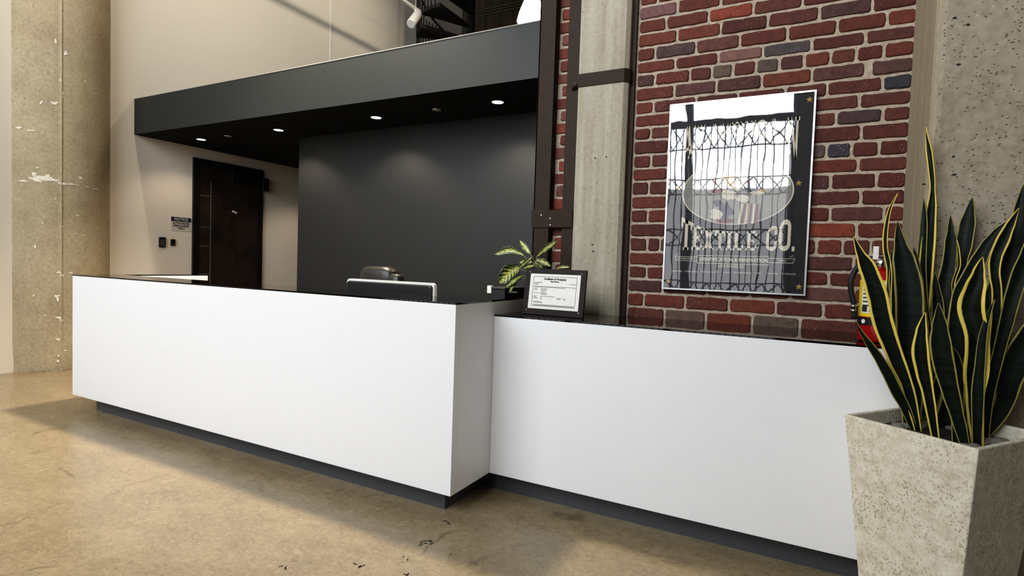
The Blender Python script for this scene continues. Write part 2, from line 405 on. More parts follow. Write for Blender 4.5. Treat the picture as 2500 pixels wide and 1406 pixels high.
sd = [(84, 436, 26, 9), (104, 434, 34, 13), (128, 440, 34, 9), (150, 447, 36, 6), (176, 450, 24, 5), (212, 456, 16, 4), (234, 462, 16, 4), (56, 441, 22, 5), (83, 426, 9, 16), (90, 409, 9, 4), (196, 434, 10, 8), (116, 430, 12, 10), (94, 442, 18, 6), (134, 251, 16, 7), (100, 250, 8, 10), (46, 312, 14, 6), (75, 318, 30, 5),
      (144, 665, 10, 8), (150, 671, 9, 8), (140, 722, 14, 7), (141, 730, 6, 12), (145, 776, 20, 7), (149, 781, 8, 8), (141, 828, 9, 10), (160, 856, 7, 6), (143, 869, 5, 7), (142, 881, 6, 8), (110, 770, 6, 4), (85, 602, 5, 12), (82, 722, 6, 5), (190, 526, 10, 3), (150, 553, 12, 4), (172, 666, 8, 4),
      (186, 570, 6, 3), (204, 575, 8, 3), (104, 545, 5, 4), (136, 485, 4, 4), (160, 130, 10, 14), (136, 100, 6, 10), (148, 195, 5, 16), (152, 230, 4, 20), (208, 198, 4, 8)]
obj('plaster_remnant', flakes(sd), M['plaster'], colm, fix=False)

# ------------------------------------------------------------------ bulkhead, charcoal wall
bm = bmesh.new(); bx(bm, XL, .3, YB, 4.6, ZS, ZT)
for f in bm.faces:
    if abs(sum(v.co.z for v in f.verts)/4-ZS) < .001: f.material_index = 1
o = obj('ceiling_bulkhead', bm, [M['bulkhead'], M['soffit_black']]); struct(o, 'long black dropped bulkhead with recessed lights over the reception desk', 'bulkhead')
o = box_obj('bulkhead_edge_highlight', (XL, .2, YB-.003, YB+.03, ZT, ZT+.006), M['oval']); struct(o, 'thin pale strip standing in for the lit highlight along the top edge of the black bulkhead', 'trim')  # edge highlight put in as a pale strip
o = box_obj('wall_center', (-3.78, .25, YW, YW+.14, 0, ZS), M['charcoal']); struct(o, 'charcoal painted partition wall behind the reception desk', 'wall')

# ------------------------------------------------------------------ brick wall
BEDS = [2.747, 2.669, 2.593, 2.515, 2.437, 2.367, 2.291, 2.214, 2.14, 2.067, 1.994, 1.913, 1.836, 1.763, 1.682, 1.604, 1.525, 1.445, 1.362, 1.283, 1.207, 1.129, 1.047]
P = .0775
zb = BEDS[:]
while zb[0] < 5.2: zb.insert(0, zb[0]+P)
top_n = len(zb)-len(BEDS)
while zb[-1] > 0: zb.append(zb[-1]-P)
# vertical joints measured on the photograph (pixel u at a row's own height)
A_ = lambda x: 1520+x*.21336
B_ = lambda x: 1880+x*.21336
C_ = lambda x: 1940+x*.3984
D_ = lambda x: 1520+x*.4125
E_ = lambda x: 1500+x*.28
J = {1: [A_(628), A_(1122)], 2: [A_(498), A_(985), A_(1497), B_(372)], 3: [A_(622), A_(1122), A_(1663), B_(565), B_(1172)],
     4: [A_(370), A_(840), A_(1340), B_(200), B_(770), B_(1340)], 5: [A_(600), A_(1095), A_(1605), B_(475), B_(1093)],
     6: [A_(368), A_(768), A_(1018), A_(1262), A_(1527), B_(107), B_(392), B_(695), B_(990), B_(1305)],
     7: [A_(588), A_(1070), A_(1592), B_(475), B_(1120)], 8: [A_(350), A_(840), A_(1320), B_(175), B_(652), B_(1290)],
     9: [A_(590), 1755, 1860, B_(1020)], 10: [D_(165), 1690, 1790, 1895, B_(760), B_(1288)], 11: [D_(270), 1740, 1850, 1960, C_(408)],
     12: [D_(168), 1680, 1780, 1880, C_(195), C_(347), C_(517)], 13: [D_(265), 1740, 1850, 1960, C_(387)], 14: [D_(155), 1690, 1790, 1900, C_(220), C_(502)],
     15: [D_(262), 1730, 1840, 1950, C_(405)], 16: [D_(147), 1690, 1790, 1900, C_(217), C_(548)], 17: [D_(255), 1730, 1840, 1950, C_(379)],
     18: [D_(145), D_(219), 1660, 1720, 1780, 1840, 1900, C_(132), C_(293), C_(467)], 19: [D_(245), 1730, 1840, C_(60), C_(360)],
     20: [D_(140), 1690, 1790, 1900, C_(207), C_(430)], 21: [D_(235), 1725, 1830, 1930, C_(360)], 22: [E_(255), E_(615), E_(997), E_(1405), E_(1820)],
     23: [E_(435), E_(797), E_(1200), E_(1615)]}
RED = [srgb(102, 48, 36), srgb(96, 44, 34), srgb(108, 52, 37), srgb(88, 42, 33), srgb(98, 52, 41), srgb(114, 56, 38), srgb(92, 47, 39)]
SPC = {(1, 0): srgb(120, 84, 82), (2, 2): srgb(140, 64, 44), (4, 1): srgb(84, 62, 58), (4, 2): srgb(112, 66, 58), (5, 2): srgb(124, 88, 80), (5, 3): srgb(84, 74, 74), (6, 3): srgb(108, 88, 76), (6, 5): srgb(98, 84, 74),
       (7, 1): srgb(92, 58, 54), (7, 2): srgb(92, 56, 50), (8, 6): srgb(52, 52, 56), (7, 4): srgb(98, 62, 54), (7, 5): srgb(86, 58, 50), (10, 5): srgb(78, 56, 56), (12, 5): srgb(62, 58, 66), (12, 4): srgb(104, 86, 80), (17, 4): srgb(140, 66, 44), (23, 1): srgb(108, 82, 72), (23, 3): srgb(112, 92, 80),
       (19, 4): srgb(92, 54, 50), (16, 5): srgb(90, 54, 50), (14, 4): srgb(92, 52, 48), (5, 5): srgb(98, 54, 46)}
def brick(bm, cl, x0, x1, z0, z1, y, col, wob=.0022):
    pts = []; c = min(.008, (x1-x0)*.2)
    loop = []
    def edge(ax, az, bx_, bz, n):
        for i in range(n):
            t = i/n; loop.append((ax+(bx_-ax)*t, az+(bz-az)*t))
    n = max(3, int((x1-x0)/.03))
    edge(x0+c, z0, x1-c, z0, n); edge(x1-c, z0, x1, z0+c, 1); edge(x1, z0+c, x1, z1-c, 2); edge(x1, z1-c, x1-c, z1, 1)
    edge(x1-c, z1, x0+c, z1, n); edge(x0+c, z1, x0, z1-c, 1); edge(x0, z1-c, x0, z0+c, 2); edge(x0, z0+c, x0+c, z0, 1)
    loop = [(px+random.uniform(-wob, wob), pz+random.uniform(-wob, wob)) for px, pz in loop]
    mx, mz = (x0+x1)/2, (z0+z1)/2; yf = y+random.uniform(-.0025, .0025)
    ins = lambda q: (q[0]+(mx-q[0])*min(.004/max(.02, abs(mx-q[0])), .2), q[1]+(mz-q[1])*min(.004/max(.02, abs(mz-q[1])), .2))
    back = [bm.verts.new((px, y+.02, pz)) for px, pz in loop]; rim = [bm.verts.new((px, yf+.004, pz)) for px, pz in loop]
    fr = [bm.verts.new((ins(q)[0], yf, ins(q)[1])) for q in loop]; n = len(loop); fs = []
    for i in range(n):
        j = (i+1) % n
        fs.append(bm.faces.new((back[i], back[j], rim[j], rim[i]))); f = bm.faces.new((rim[i], rim[j], fr[j], fr[i])); f.smooth = True; fs.append(f)
    fs.append(bm.faces.new(fr)); k = random.uniform(.86, 1.12)
    for f in fs:
        f.material_index = 1
        for l in f.loops: l[cl] = (col[0]*k, col[1]*k, col[2]*k, 1)
def brick_wall():
    bm = bmesh.new(); cl = bm.loops.layers.float_color.new('col')
    bx(bm, -.02, 2.0, YBR+.008, YBR+.12, 0, 5.2)                        # mortar bed
    for i in range(len(zb)-1):
        z1, z0 = zb[i]-.0075, zb[i+1]+.0075; row = i-top_n+1
        if z0 < .3: continue
        zm = (z0+z1)/2
        js = [.572]
        if row in J:
            for u in J[row]:
                v = 400.
                for _ in range(6):                                       # pixel row at which this course crosses column u
                    pz = at(u, v, 1, YBR).z; v += (pz-zm)*430
                js.append(at(u, v, 1, YBR).x)
            js.sort()
        else:
            x = .572+(.1 if i % 2 else .21)
            while x < 1.8: js.append(x+random.uniform(-.006, .006)); x += .216
        if row == 1 or row == 2: 
            while js[-1] < 1.66: js.append(js[-1]+.216)
        js.append(1.868); js.sort()
        for k in range(len(js)-1):
            w = .0072
            if js[k+1]-js[k] < .03: continue
            g0 = .001 if k == 0 else w; g1 = .004 if k == len(js)-2 else w
            if row == 7 and k == 5: g0 = .02
            if row == 7 and k == 4: g1 = .016
            col = SPC.get((row, k)) or (random.choice(RED) if random.random() > .1 else random.choice([srgb(88, 58, 54), srgb(80, 48, 44), srgb(104, 70, 62)]))
            brick(bm, cl, js[k]+g0, js[k+1]-g1, z0, z1, YBR, col)
        # narrow strip between the steel members
        if z0 > .95:
            c2 = [srgb(122, 56, 40), srgb(108, 50, 38), srgb(114, 66, 54)]
            if row % 2: brick(bm, cl, .06, .19, z0, z1, YBR, c2[row % 3])
            else: brick(bm, cl, .098+random.uniform(-.008, .012), .19, z0, z1, YBR, c2[row % 3])
    o = obj('wall_brick', bm, [M['mortar'], M['brick']]); struct(o, 'old red brick wall with pale mortar behind the framed poster', 'wall')
brick_wall()
bm = bmesh.new(); bx(bm, 2.0, XR, YBR+.01, YBR+.12, 0, ZC); bx(bm, -.02, 2.0, YBR+.01, YBR+.12, 5.2, ZC)
o = obj('wall_upper', bm, M['wall_dark']); struct(o, 'plain grey wall running on behind the concrete pier', 'wall')

# ------------------------------------------------------------------ pilaster and steel members
bm = bmesh.new(); yf = .866; c = .022
prism(bm, [(.236, YBR+.02), (.236, yf+.004), (.24, yf), (.513, yf), (.513+c, yf+c), (.513+c, YBR+.02)], 0, 5.2)
pil = obj('concrete_pilaster', bm, M['conc_pil'], bevel=.003); struct(pil, 'pale board-marked concrete pilaster left of the brick wall', 'pillar')
bm = bmesh.new()
for u, v in ((1453, 386), (1480, 383), (1446, 597), (1448, 613), (1404, 205)):
    p = at(u, v, 1, yf-.001); lathe(bm, [(.0055, -.002), (.0055, .0012)], 12, p, R=Matrix.Rotation(PI/2, 3, 'X'))
obj('bolt_hole', bm, M['black'], pil)
bm = bmesh.new(); bx(bm, .535, .562, YBR-.012, YBR+.015, 0, 5.2)
o = obj('trim_2', bm, M['steel'], bevel=.002); struct(o, 'narrow brown steel strip between the pilaster and the brick', 'trim')
bm = bmesh.new(); bx(bm, .157, .236, .88, YBR+.02, 0, 5.2)
o = obj('trim_3', bm, M['steel'], bevel=.003); struct(o, 'brown steel flat along the left edge of the concrete pilaster', 'trim')
bm = bmesh.new()
bx(bm, -.034, .078, .876, .888, 0, 5.2); bx(bm, -.034, -.022, .876, YBR+.6, 0, 5.2); bx(bm, .07, .078, .876, YBR+.02, 0, 5.2)
o = obj('steel_post', bm, M['steel'], bevel=.003); struct(o, 'brown painted steel post at the end of the charcoal reception bay', 'post')
# straps: flat plate low, wrap-around band high
st = thing('steel_tie_plate', 'brown steel tie plate across the two brown uprights, above the small plant', 'plate', (.095, .87, 1.498))
bm = bmesh.new(); bx(bm, -.041, .232, .866, .877, 1.496, 1.603); obj('plate', bm, M['steel'], st, bevel=.002)
for u, v in ((1322, 525), (1344, 533), (1344, 549)):
    bm = bmesh.new(); p = at(u, v, 1, .866); lathe(bm, [(.005, 0), (.005, .003), (.003, .005)], 10, p, R=Matrix.Rotation(PI/2, 3, 'X')); obj('rivet', bm, M['silver'], st)
st = thing('steel_strap', 'brown steel strap bent around the concrete pilaster left of the poster', 'strap', (.39, .85, 2.31))
bm = bmesh.new(); t_ = .008
prism(bm, [(.222, yf-t_), (.517, yf-t_), (.517+c+.006, yf+c-.004), (.517+c+.006, YBR), (.513+c, YBR), (.513+c, yf+c), (.513, yf), (.222, yf)], 2.318, 2.392)
obj('band', bm, M['steel'], st, bevel=.0015)
bm = bmesh.new(); tube(bm, [(.232, yf-.01, 2.33), (.215, yf-.012, 2.325), (.203, .872, 2.318), (.2, .88, 2.312)], .009, 8); obj('hook_bolt', bm, M['steel'], st)

# ------------------------------------------------------------------ right concrete pier
X0 = 1.864; y1 = .335; c = .03
bm = bmesh.new()
prism(bm, [(X0, YBR+.02), (X0, y1+c), (X0+.006, y1+c*.55), (X0+c*.55, y1+.006), (X0+c, y1), (2.452, y1), (2.456, y1+.012), (2.464, y1+.012), (2.468, y1+.004), (2.9, y1+.004), (2.9, YBR+.02)], 0, 5.2)
for f in bm.faces:
    n_ = f.normal
f_ = obj('concrete_pier', bm, [M['conc_right'], M['conc_smooth']]); 
for p_ in f_.data.polygons:
    if p_.center.x < X0+.012: p_.material_index = 1
struct(f_, 'broad rough concrete pier behind the snake plant', 'pillar')
bm = bmesh.new()
for u, v in ((2332, 44), (2328, 382), (2331, 426), (2364, 60), (2340, 158), (2256, 450)):
    p = at(u, v, 1, y1-.0005); m = 9; vs = []
    for k in range(m):
        q = random.uniform(.5, 1.2); vs.append(bm.verts.new((p.x+.0075*q*math.cos(2*PI*k/m), p.y, p.z+.005*q*math.sin(2*PI*k/m))))
    bm.faces.new(vs)
obj('pit', bm, M['black'], f_, fix=False)

# ------------------------------------------------------------------ reception desks
G = .009
desk = thing('reception_desk', 'tall white reception desk with black glass top, in front of the charcoal wall', 'reception desk', (-L/2, 0, 0))
bm = bmesh.new(); T = .04
bx(bm, -L, 0, 0, T, ZB, H-G); bx(bm, -L, -L+T, T, 1.09, ZB, H-G); bx(bm, -T, 0, T, .87, ZB, H-G)
bx(bm, -L+T, -T, T, .33, H-.06, H-G)
obj('body', bm, M['white'], desk, bevel=.0015)
bm = bmesh.new(); bx(bm, -L, 0, 0, .34, H-G, H); bx(bm, -L, -L+T, .34, 1.09, H-G, H); bx(bm, -T, 0, .34, .87, H-G, H)
obj('countertop', bm, M['glass_top'], desk)
bm = bmesh.new(); bx(bm, -L+.16, -K, K, .85, 0, ZB)
obj('toe_kick', bm, M['kick'], desk)
bm = bmesh.new(); bx(bm, -L+T, -T, T, .87, .715, .74); obj('worktop', bm, M['white'], desk)
low = thing('low_counter', 'lower white counter with black glass top running along the brick wall', 'counter', (.93, .6, 0))
XE = 1.86
bm = bmesh.new(); bx(bm, .0005, XE, S, .855, ZB, ZL-G); obj('body', bm, M['white'], low, bevel=.0015)
bm = bmesh.new(); bx(bm, .0005, XE, S, .8655, ZL-G, ZL); bx(bm, .57, XE, .8655, YBR-.004, ZL-G, ZL); obj('countertop', bm, M['glass_top'], low)
bm = bmesh.new(); bx(bm, -K+.002, XE, S+K, .85, 0, ZB); obj('toe_kick', bm, M['kick'], low)

bm = bmesh.new()
for u, v, n_ in ((1040, 1325, 9), (690, 1383, 3), (880, 1382, 4), (988, 1398, 3), (1095, 1276, 3), (985, 1362, 2), (880, 1180, 2), (1110, 1358, 1)):
    for k in range(n_):
        p = at(u+random.uniform(-14, 14), v+random.uniform(-6, 6), 2, .001); a = random.uniform(0, PI); l_ = random.uniform(.006, .013); w_ = l_*.25
        q = [(-l_, -w_*.3), (0, -w_), (l_, -w_*.2), (l_*.8, w_*.5), (0, w_*.8), (-l_*.7, w_*.6)]
        prism(bm, [(p.x+x*math.cos(a)-y*math.sin(a), p.y+x*math.sin(a)+y*math.cos(a)) for x, y in q], .0, .0015)
o = obj('debris', bm, M['soil']); tag(o, 'tiny dark leaf crumbs scattered on the concrete floor before the desk', 'debris', kind='stuff')

# ------------------------------------------------------------------ door on the left wall
Y0, Y1, ZD = 2.207, 3.243, 2.505
bm = bmesh.new(); w = .075
bx(bm, XL, XL+.03, Y0, Y0+w, 0, ZD); bx(bm, XL, XL+.03, Y1-w, Y1, 0, ZD); bx(bm, XL, XL+.03, Y0+w, Y1-w, ZD-.09, ZD)
door = obj('door_1', bm, M['black']); struct(door, 'dark film-covered door in a black frame left of the charcoal wall', 'door')
bm = bmesh.new(); bx(bm, XL, XL+.015, Y0+w, Y1-w, .01, ZD-.09); obj('door_leaf', bm, M['door'], door)
bm = bmesh.new(); yv = Y0+w+.17
bx(bm, XL+.015, XL+.018, yv-.006, yv+.006, .3, ZD-.28)
for z in (2.03, 1.62, 1.37, 1.0): bx(bm, XL+.015, XL+.018, Y0+w, yv, z-.005, z+.005)
obj('reflection_lines', bm, M['ink'], door)  # pale lines painting a window reflection onto the door
bm = bmesh.new(); bx(bm, XL+.015, XL+.075, 2.72, 3.16, ZD-.24, ZD-.1); bx(bm, XL, XL+.09, 3.2, 3.3, ZD-.3, ZD-.12)
cl_ = obj('door_closer', bm, M['black'], door, bevel=.006)
bm = bmesh.new(); tube(bm, [(XL+.07, 3.1, ZD-.1), (XL+.12, 2.98, ZD-.02), (XL+.04, 3.1, ZD-.005)], .008, 6); obj('closer_arm', bm, M['black_metal'], cl_)
bm = bmesh.new()
for u, v in ((570, 516), (576, 519)):
    p = at(u, v, 0, XL+.017); bx(bm, XL+.015, XL+.0175, p.y-.02, p.y+.016, p.z-.013, p.z+.011)
obj('sticker', bm, M['whiteplastic'], door)
# notice sign
sg = thing('notice_sign', 'small white notice sign with navy header left of the dark door', 'sign', (XL, 2.065, 1.63))
bm = bmesh.new(); bx(bm, XL, XL+.004, 1.937, 2.194, 1.547, 1.72); obj('panel', bm, M['signwhite'], sg)
bm = bmesh.new(); bx(bm, XL+.004, XL+.005, 1.937, 2.194, 1.664, 1.72); obj('header', bm, M['navy'], sg)
text('lettering', 'NOTICE', M['signwhite'], sg, facing_x(XL+.0055, 2.065, 1.692), .05, .17, bold=.0008)
for i, s in enumerate(('AUTHORIZED', 'PERSONNEL', 'ONLY')):
    text('lettering', s, M['ink_dark'], sg, facing_x(XL+.0045, 2.068, 1.642-.032*i), .034, (.225, .21, .095)[i], bold=.0012)
kp = thing('keypad', 'black keypad on the cream wall, left of the small card reader', 'keypad', (XL, 1.83, 1.39))
bm = bmesh.new(); bx(bm, XL-.002, XL+.022, 1.79, 1.866, 1.332, 1.456); obj('housing', bm, M['black'], kp, bevel=.004)
bm = bmesh.new()
for i in range(3):
    for j in range(4): bx(bm, XL+.022, XL+.025, 1.8+.019*i, 1.813+.019*i, 1.35+.02*j, 1.363+.02*j)
obj('keys', bm, M['ink'], kp)
rd = thing('card_reader', 'small black card reader under the notice sign', 'card reader', (XL, 1.96, 1.4))
bm = bmesh.new(); bx(bm, XL-.002, XL+.02, 1.932, 1.986, 1.356, 1.438); obj('housing', bm, M['black'], rd, bevel=.006)
bm = bmesh.new(); lathe(bm, [(.006, 0), (.004, .003)], 10, (XL+.02, 1.959, 1.378), R=Matrix.Rotation(PI/2, 3, 'Y')); obj('indicator', bm, M['silver'], rd)

# ------------------------------------------------------------------ downlights and sprinkler caps under the bulkhead
DL = [(-5.049, 1.965), (-3.689, 1.964), (-2.287, 1.945), (-.925, 1.93)]
DN = ['recessed downlight nearest the cream wall', 'recessed downlight just left of the charcoal wall edge', 'recessed downlight above the office chair', 'recessed downlight nearest the brown steel post']
for (x, y), nm in zip(DL, DN):
    t = thing('downlight', 'round lit '+nm+', under the bulkhead', 'downlight', (x, y, ZS), 'recessed downlights under the bulkhead')
    bm = bmesh.new(); lathe(bm, [(.05, 0), (.064, 0), (.064, -.004), (.05, -.004), (.05, 0)], 28, (x, y, ZS), cap=False); obj('trim_ring', bm, M['soffit_black'], t)
    bm = bmesh.new(); lathe(bm, [(.049, -.001), (.049, -.003)], 28, (x, y, ZS)); obj('lens', bm, M['down'], t)
    ld = bpy.data.lights.new('downlight_beam', 'SPOT'); ld.energy = 15 if x < -5 else 42; ld.color = (1, .80, .60); ld.spot_size = math.radians(128); ld.spot_blend = .6; ld.shadow_soft_size = .05
    lo = bpy.data.objects.new('downlight_beam', ld); C.objects.link(lo); lo.location = (x, y, ZS-.03)
for (x, y), nm in zip([(-4.549, 1.964), (-1.563, 1.935)], ['between the two downlights left of the charcoal wall', 'between the two rightmost downlights']):
    bm = bmesh.new(); lathe(bm, [(.042, .002), (.042, -.004), (.03, -.007)], 24, (x, y, ZS)); o = obj('sprinkler_cap', bm, M['silver'])
    tag(o, 'flat grey sprinkler cap '+nm, 'sprinkler cap', 'sprinkler caps under the bulkhead')

# ------------------------------------------------------------------ monitor, office chair, printer behind the desk
mo = thing('monitor', 'black monitor with silver edge seen from behind, on the reception desk', 'monitor', (-.72, .45, .74))
ym = .43; pts = [at(848, 683, 1, ym), at(1062, 688, 1, ym)]; mx0, mx1, mzt = pts[0].x, pts[1].x, (pts[0].z+pts[1].z)/2
def rrect(x0, x1, z0, z1, r, n=5):
    out = []
    for cx_, cz, a0 in ((x1-r, z1-r, 0), (x0+r, z1-r, PI/2), (x0+r, z0+r, PI), (x1-r, z0+r, 1.5*PI)):
        for i in range(n+1): out.append((cx_+r*math.cos(a0+PI/2*i/n), cz+r*math.sin(a0+PI/2*i/n)))
    return out
def slab_y(bm, poly, ya, yb_):
    a = [bm.verts.new((x, ya, z)) for x, z in poly]; b = [bm.verts.new((x, yb_, z)) for x, z in poly]; n = len(poly)
    bm.faces.new(a); bm.faces.new(b[::-1])
    for i in range(n): bm.faces.new((a[i], b[i], b[(i+1) % n], a[(i+1) % n]))
bm = bmesh.new(); slab_y(bm, rrect(mx0+.011, mx1-.011, mzt-.42, mzt-.012, .02), ym-.02, ym+.02); obj('back_shell', bm, M['black'], mo, bevel=.008)
bm = bmesh.new(); slab_y(bm, rrect(mx0, mx1, mzt-.43, mzt, .025), ym-.004, ym+.022); obj('bezel', bm, M['whiteplastic'], mo)
bm = bmesh.new(); bx(bm, mx0+.15, mx1-.12, ym-.023, ym-.018, mzt-.075, mzt-.068); obj('vent', bm, M['rubber'], mo)
bm = bmesh.new(); bx(bm, -.78, -.66, ym-.05, ym-.02, .76, 1.0); bx(bm, -.86, -.58, ym-.12, ym+.1, .741, .76); obj('stand', bm, M['black'], mo, bevel=.004)

ch = thing('office_chair', 'black leather office chair behind the monitor, only its padded top showing', 'office chair', (-1.38, 1.05, 0))
cxh = (at(885, 660, 1, 1.1).x+at(980, 660, 1, 1.1).x)/2-.0; zt = at(935, 650, 1, 1.1).z
def puff(bm, x0, x1, y0, y1, z0, z1, sub=2, pw=3.5):
    m = 20; rings = []
    for i in range(1, 10):
        ph = -PI/2+PI*i/10; sp = lambda v: math.copysign(abs(v)**(2/pw), v); rr = []
        for k in range(m):
            th = 2*PI*k/m
            rr.append(bm.verts.new(((x0+x1)/2+(x1-x0)/2*sp(math.cos(th))*sp(math.cos(ph)), (y0+y1)/2+(y1-y0)/2*sp(math.sin(th))*sp(math.cos(ph)), (z0+z1)/2+(z1-z0)/2*sp(math.sin(ph)))))
        rings.append(rr)
    for a, b in zip(rings, rings[1:]):
        for k in range(m): bm.faces.new((a[k], a[(k+1) % m], b[(k+1) % m], b[k])).smooth = True
    bm.faces.new(rings[0][::-1]); bm.faces.new(rings[-1])
bm = bmesh.new(); puff(bm, cxh-.17, cxh+.17, 1.0, 1.16, zt-.2, zt); obj('headrest', bm, M['leather'], ch)
bm = bmesh.new(); puff(bm, cxh-.27, cxh+.27, 1.06, 1.2, .5, zt-.035, pw=3); puff(bm, cxh+.13, cxh+.25, 1.0, 1.1, zt-.3, zt-.05); obj('backrest', bm, M['leather'], ch)
bm = bmesh.new(); puff(bm, cxh-.26, cxh+.26, .62, 1.14, .42, .55); obj('seat', bm, M['leather'], ch)
bm = bmesh.new(); tube(bm, [(cxh, .9, .12), (cxh, .9, .43)], .03); 
for k in range(5):
    a = 2*PI*k/5+.3; tube(bm, [(cxh, .9, .11), (cxh+.26*math.cos(a), .9+.26*math.sin(a), .075)], .02, 8); lathe(bm, [(.0, -.03), (.03, -.02), (.03, .02), (0, .03)], 12, (cxh+.26*math.cos(a), .9+.26*math.sin(a), .031), R=Matrix.Rotation(PI/2, 3, 'Y'))
obj('base', bm, M['black'], ch)

pr = thing('printer', 'black printer with white side button, behind the small plant', 'printer', (-.19, .7, .74))
px0, px1, pzt = at(1189, 700, 1, .58).x-.03, -.05, 1.128
bm = bmesh.new(); bx(bm, px0+.035, px1, .58, .84, .741, pzt-.012); obj('body', bm, M['black'], pr, bevel=.006)
bm = bmesh.new(); bx(bm, px0+.03, px1+.004, .572, .845, pzt-.012, pzt); obj('lid', bm, M['black'], pr, bevel=.003)
pa = at(1190, 697, 1, .572); pb = at(1199.5, 716, 1, .572)
bm = bmesh.new(); bx(bm, pa.x, pb.x, .568, .6, pb.z, pa.z); obj('side_button', bm, M['whiteplastic'], pr, bevel=.003)
pa = at(1243, 711, 1, .578); pb = at(1263, 715, 1, .578)
bm = bmesh.new(); bx(bm, pa.x, pb.x, .574, .581, pb.z, pa.z); obj('nameplate', bm, M['ink'], pr)

# ------------------------------------------------------------------ certificate in its frame
ca = [at(1284, 657, 1, .575), at(1429, 659, 1, .575), at(1424, 772, 1, .53), at(1277, 766, 1, .53)]
W_ = .362; HT = .255; tilt = math.radians(9)
ce = thing('certificate_frame', 'framed certificate of occupancy propped on the low counter', 'certificate', (.254, .545, ZL))
def lm(p): # local frame plane -> world : x right, z up, y back, leaning back, yawed slightly
    x, y, z = p; yw_ = math.radians(-1.)
    yy, zz = y*math.cos(tilt)+z*math.sin(tilt), -y*math.sin(tilt)+z*math.cos(tilt)
    return Vector((.268+x*math.cos(yw_)-yy*math.sin(yw_)*-1, .53+yy*math.cos(yw_)+x*math.sin(yw_), ZL+.003+zz))
def lbox(bm, *d):
    vs = bx(bm, *d)
    for v in vs: v.co = lm(v.co)
bm = bmesh.new(); b = .03
lbox(bm, -W_/2, W_/2, .004, .018, 0, HT)
lbox(bm, -W_/2, W_/2, 0, .018, 0, b*1.1); lbox(bm, -W_/2, W_/2, 0, .018, HT-b*.9, HT); lbox(bm, -W_/2, -W_/2+b, 0, .018, b, HT-b*.9); lbox(bm, W_/2-b, W_/2, 0, .018, b, HT-b*.9)
obj('frame', bm, M['espresso'], ce)
bm = bmesh.new(); lbox(bm, -.05, .05, .018, .026, 0, .18); obj('easel_back', bm, M['black'], ce)
px_, pz0, pz1 = W_/2-b+.001, b*1.1, HT-b*.9
bm = bmesh.new(); lbox(bm, -px_, px_, .002, .004, pz0, pz1); obj('paper', bm, M['paper'], ce)
bm = bmesh.new()
def ln(x0, x1, z, h=.0012): lbox(bm, x0, x1, .0012, .002, z-h/2, z+h/2)
ex, e0, e1 = px_-.022, pz0+.016, pz1-.016
ln(-ex, ex, e0, .002); ln(-ex, ex, e1, .002); lbox(bm, -ex, -ex+.002, .0012, .002, e0, e1); lbox(bm, ex-.002, ex, .0012, .002, e0, e1)
zz = lambda f: pz1-(pz1-pz0)*f
for f, a, bb in ((.25, .1, .26), (.28, .1, .19), (.31, .1, .18), (.27, .8, .92), (.362, .1, .91), (.385, .1, .72), (.43, .1, .17), (.46, .1, .17), (.43, .24, .36), (.46, .24, .36), (.49, .24, .34), (.545, .1, .23), (.535, .24, .34), (.56, .24, .37), (.59, .24, .35),
                 (.64, .1, .17), (.64, .24, .53), (.67, .1, .16), (.67, .24, .27), (.7, .1, .19), (.7, .24, .27), (.725, .24, .27), (.68, .56, .66), (.7, .57, .64), (.68, .69, .74), (.71, .7, .75), (.8, .1, .27), (.82, .1, .3), (.88, .1, .91), (.9, .12, .9)):
    ln(-px_+2*px_*a, -px_+2*px_*bb, zz(f), .0022)
obj('print', bm, M['ink'], ce)
for s, f, wd, sz in (('Certificate of Occupancy', .145, .136, .0145), ('City of Vernon', .215, .052, .0085)):
    base = [lm((0, .001, zz(f))), lm((1, .001, zz(f))), lm((0, .001, zz(f)+1))]
    ax = base[1]-base[0]; az = base[2]-base[0]; nn = ax.cross(az)
    Mx = Matrix(((ax.x, az.x, nn.x, base[0].x), (ax.y, az.y, nn.y, base[0].y), (ax.z, az.z, nn.z, base[0].z), (0, 0, 0, 1)))
    text('lettering', s, M['ink_dark'], ce, Mx, sz, wd, bold=.0006)
for sx in (-1, 1):
    for z in (pz0-.008, pz1+.008):
        bm = bmesh.new(); lathe(bm, [(.004, 0), (.003, .003)], 10, lm((sx*(px_+.004), 0, z)), R=Matrix.Rotation(PI/2+tilt, 3, 'X')); obj('corner_pin', bm, M['silver'], ce)

# ------------------------------------------------------------------ framed poster
po = thing('framed_poster', 'black framed textile company poster with silver edge on the brick wall', 'poster', (1.125, YBR, 1.155))
yP = .896; X0p, X1p, Z0p, Z1p = .771, 1.480, 1.157, 2.171; fwd = .0085
bm = bmesh.new()
bx(bm, X0p, X1p, yP, YBR-.003, Z0p, Z0p+fwd); bx(bm, X0p, X1p, yP, YBR-.003, Z1p-fwd, Z1p); bx(bm, X0p, X0p+fwd, yP, YBR-.003, Z0p+fwd, Z1p-fwd); bx(bm, X1p-fwd, X1p, yP, YBR-.003, Z0p+fwd, Z1p-fwd)
obj('frame', bm, M['silver'], po)
yQ = yP+.008
bm = bmesh.new(); bx(bm, X0p+fwd, X1p-fwd, yQ, YBR-.004, Z0p+fwd, Z1p-fwd); obj('print_sheet', bm, M['poster_black'], po)
bm = bmesh.new(); bx(bm, X0p+fwd, X1p-fwd, yP+.002, yP+.004, Z0p+fwd, Z1p-fwd); obj('acrylic_sheet', bm, M['acrylic'], po)
def zp(x, y):                       # a point of the poster
    p = at(1580+x*.38397, 200+y*.38407, 1, yQ); return p.x, p.z
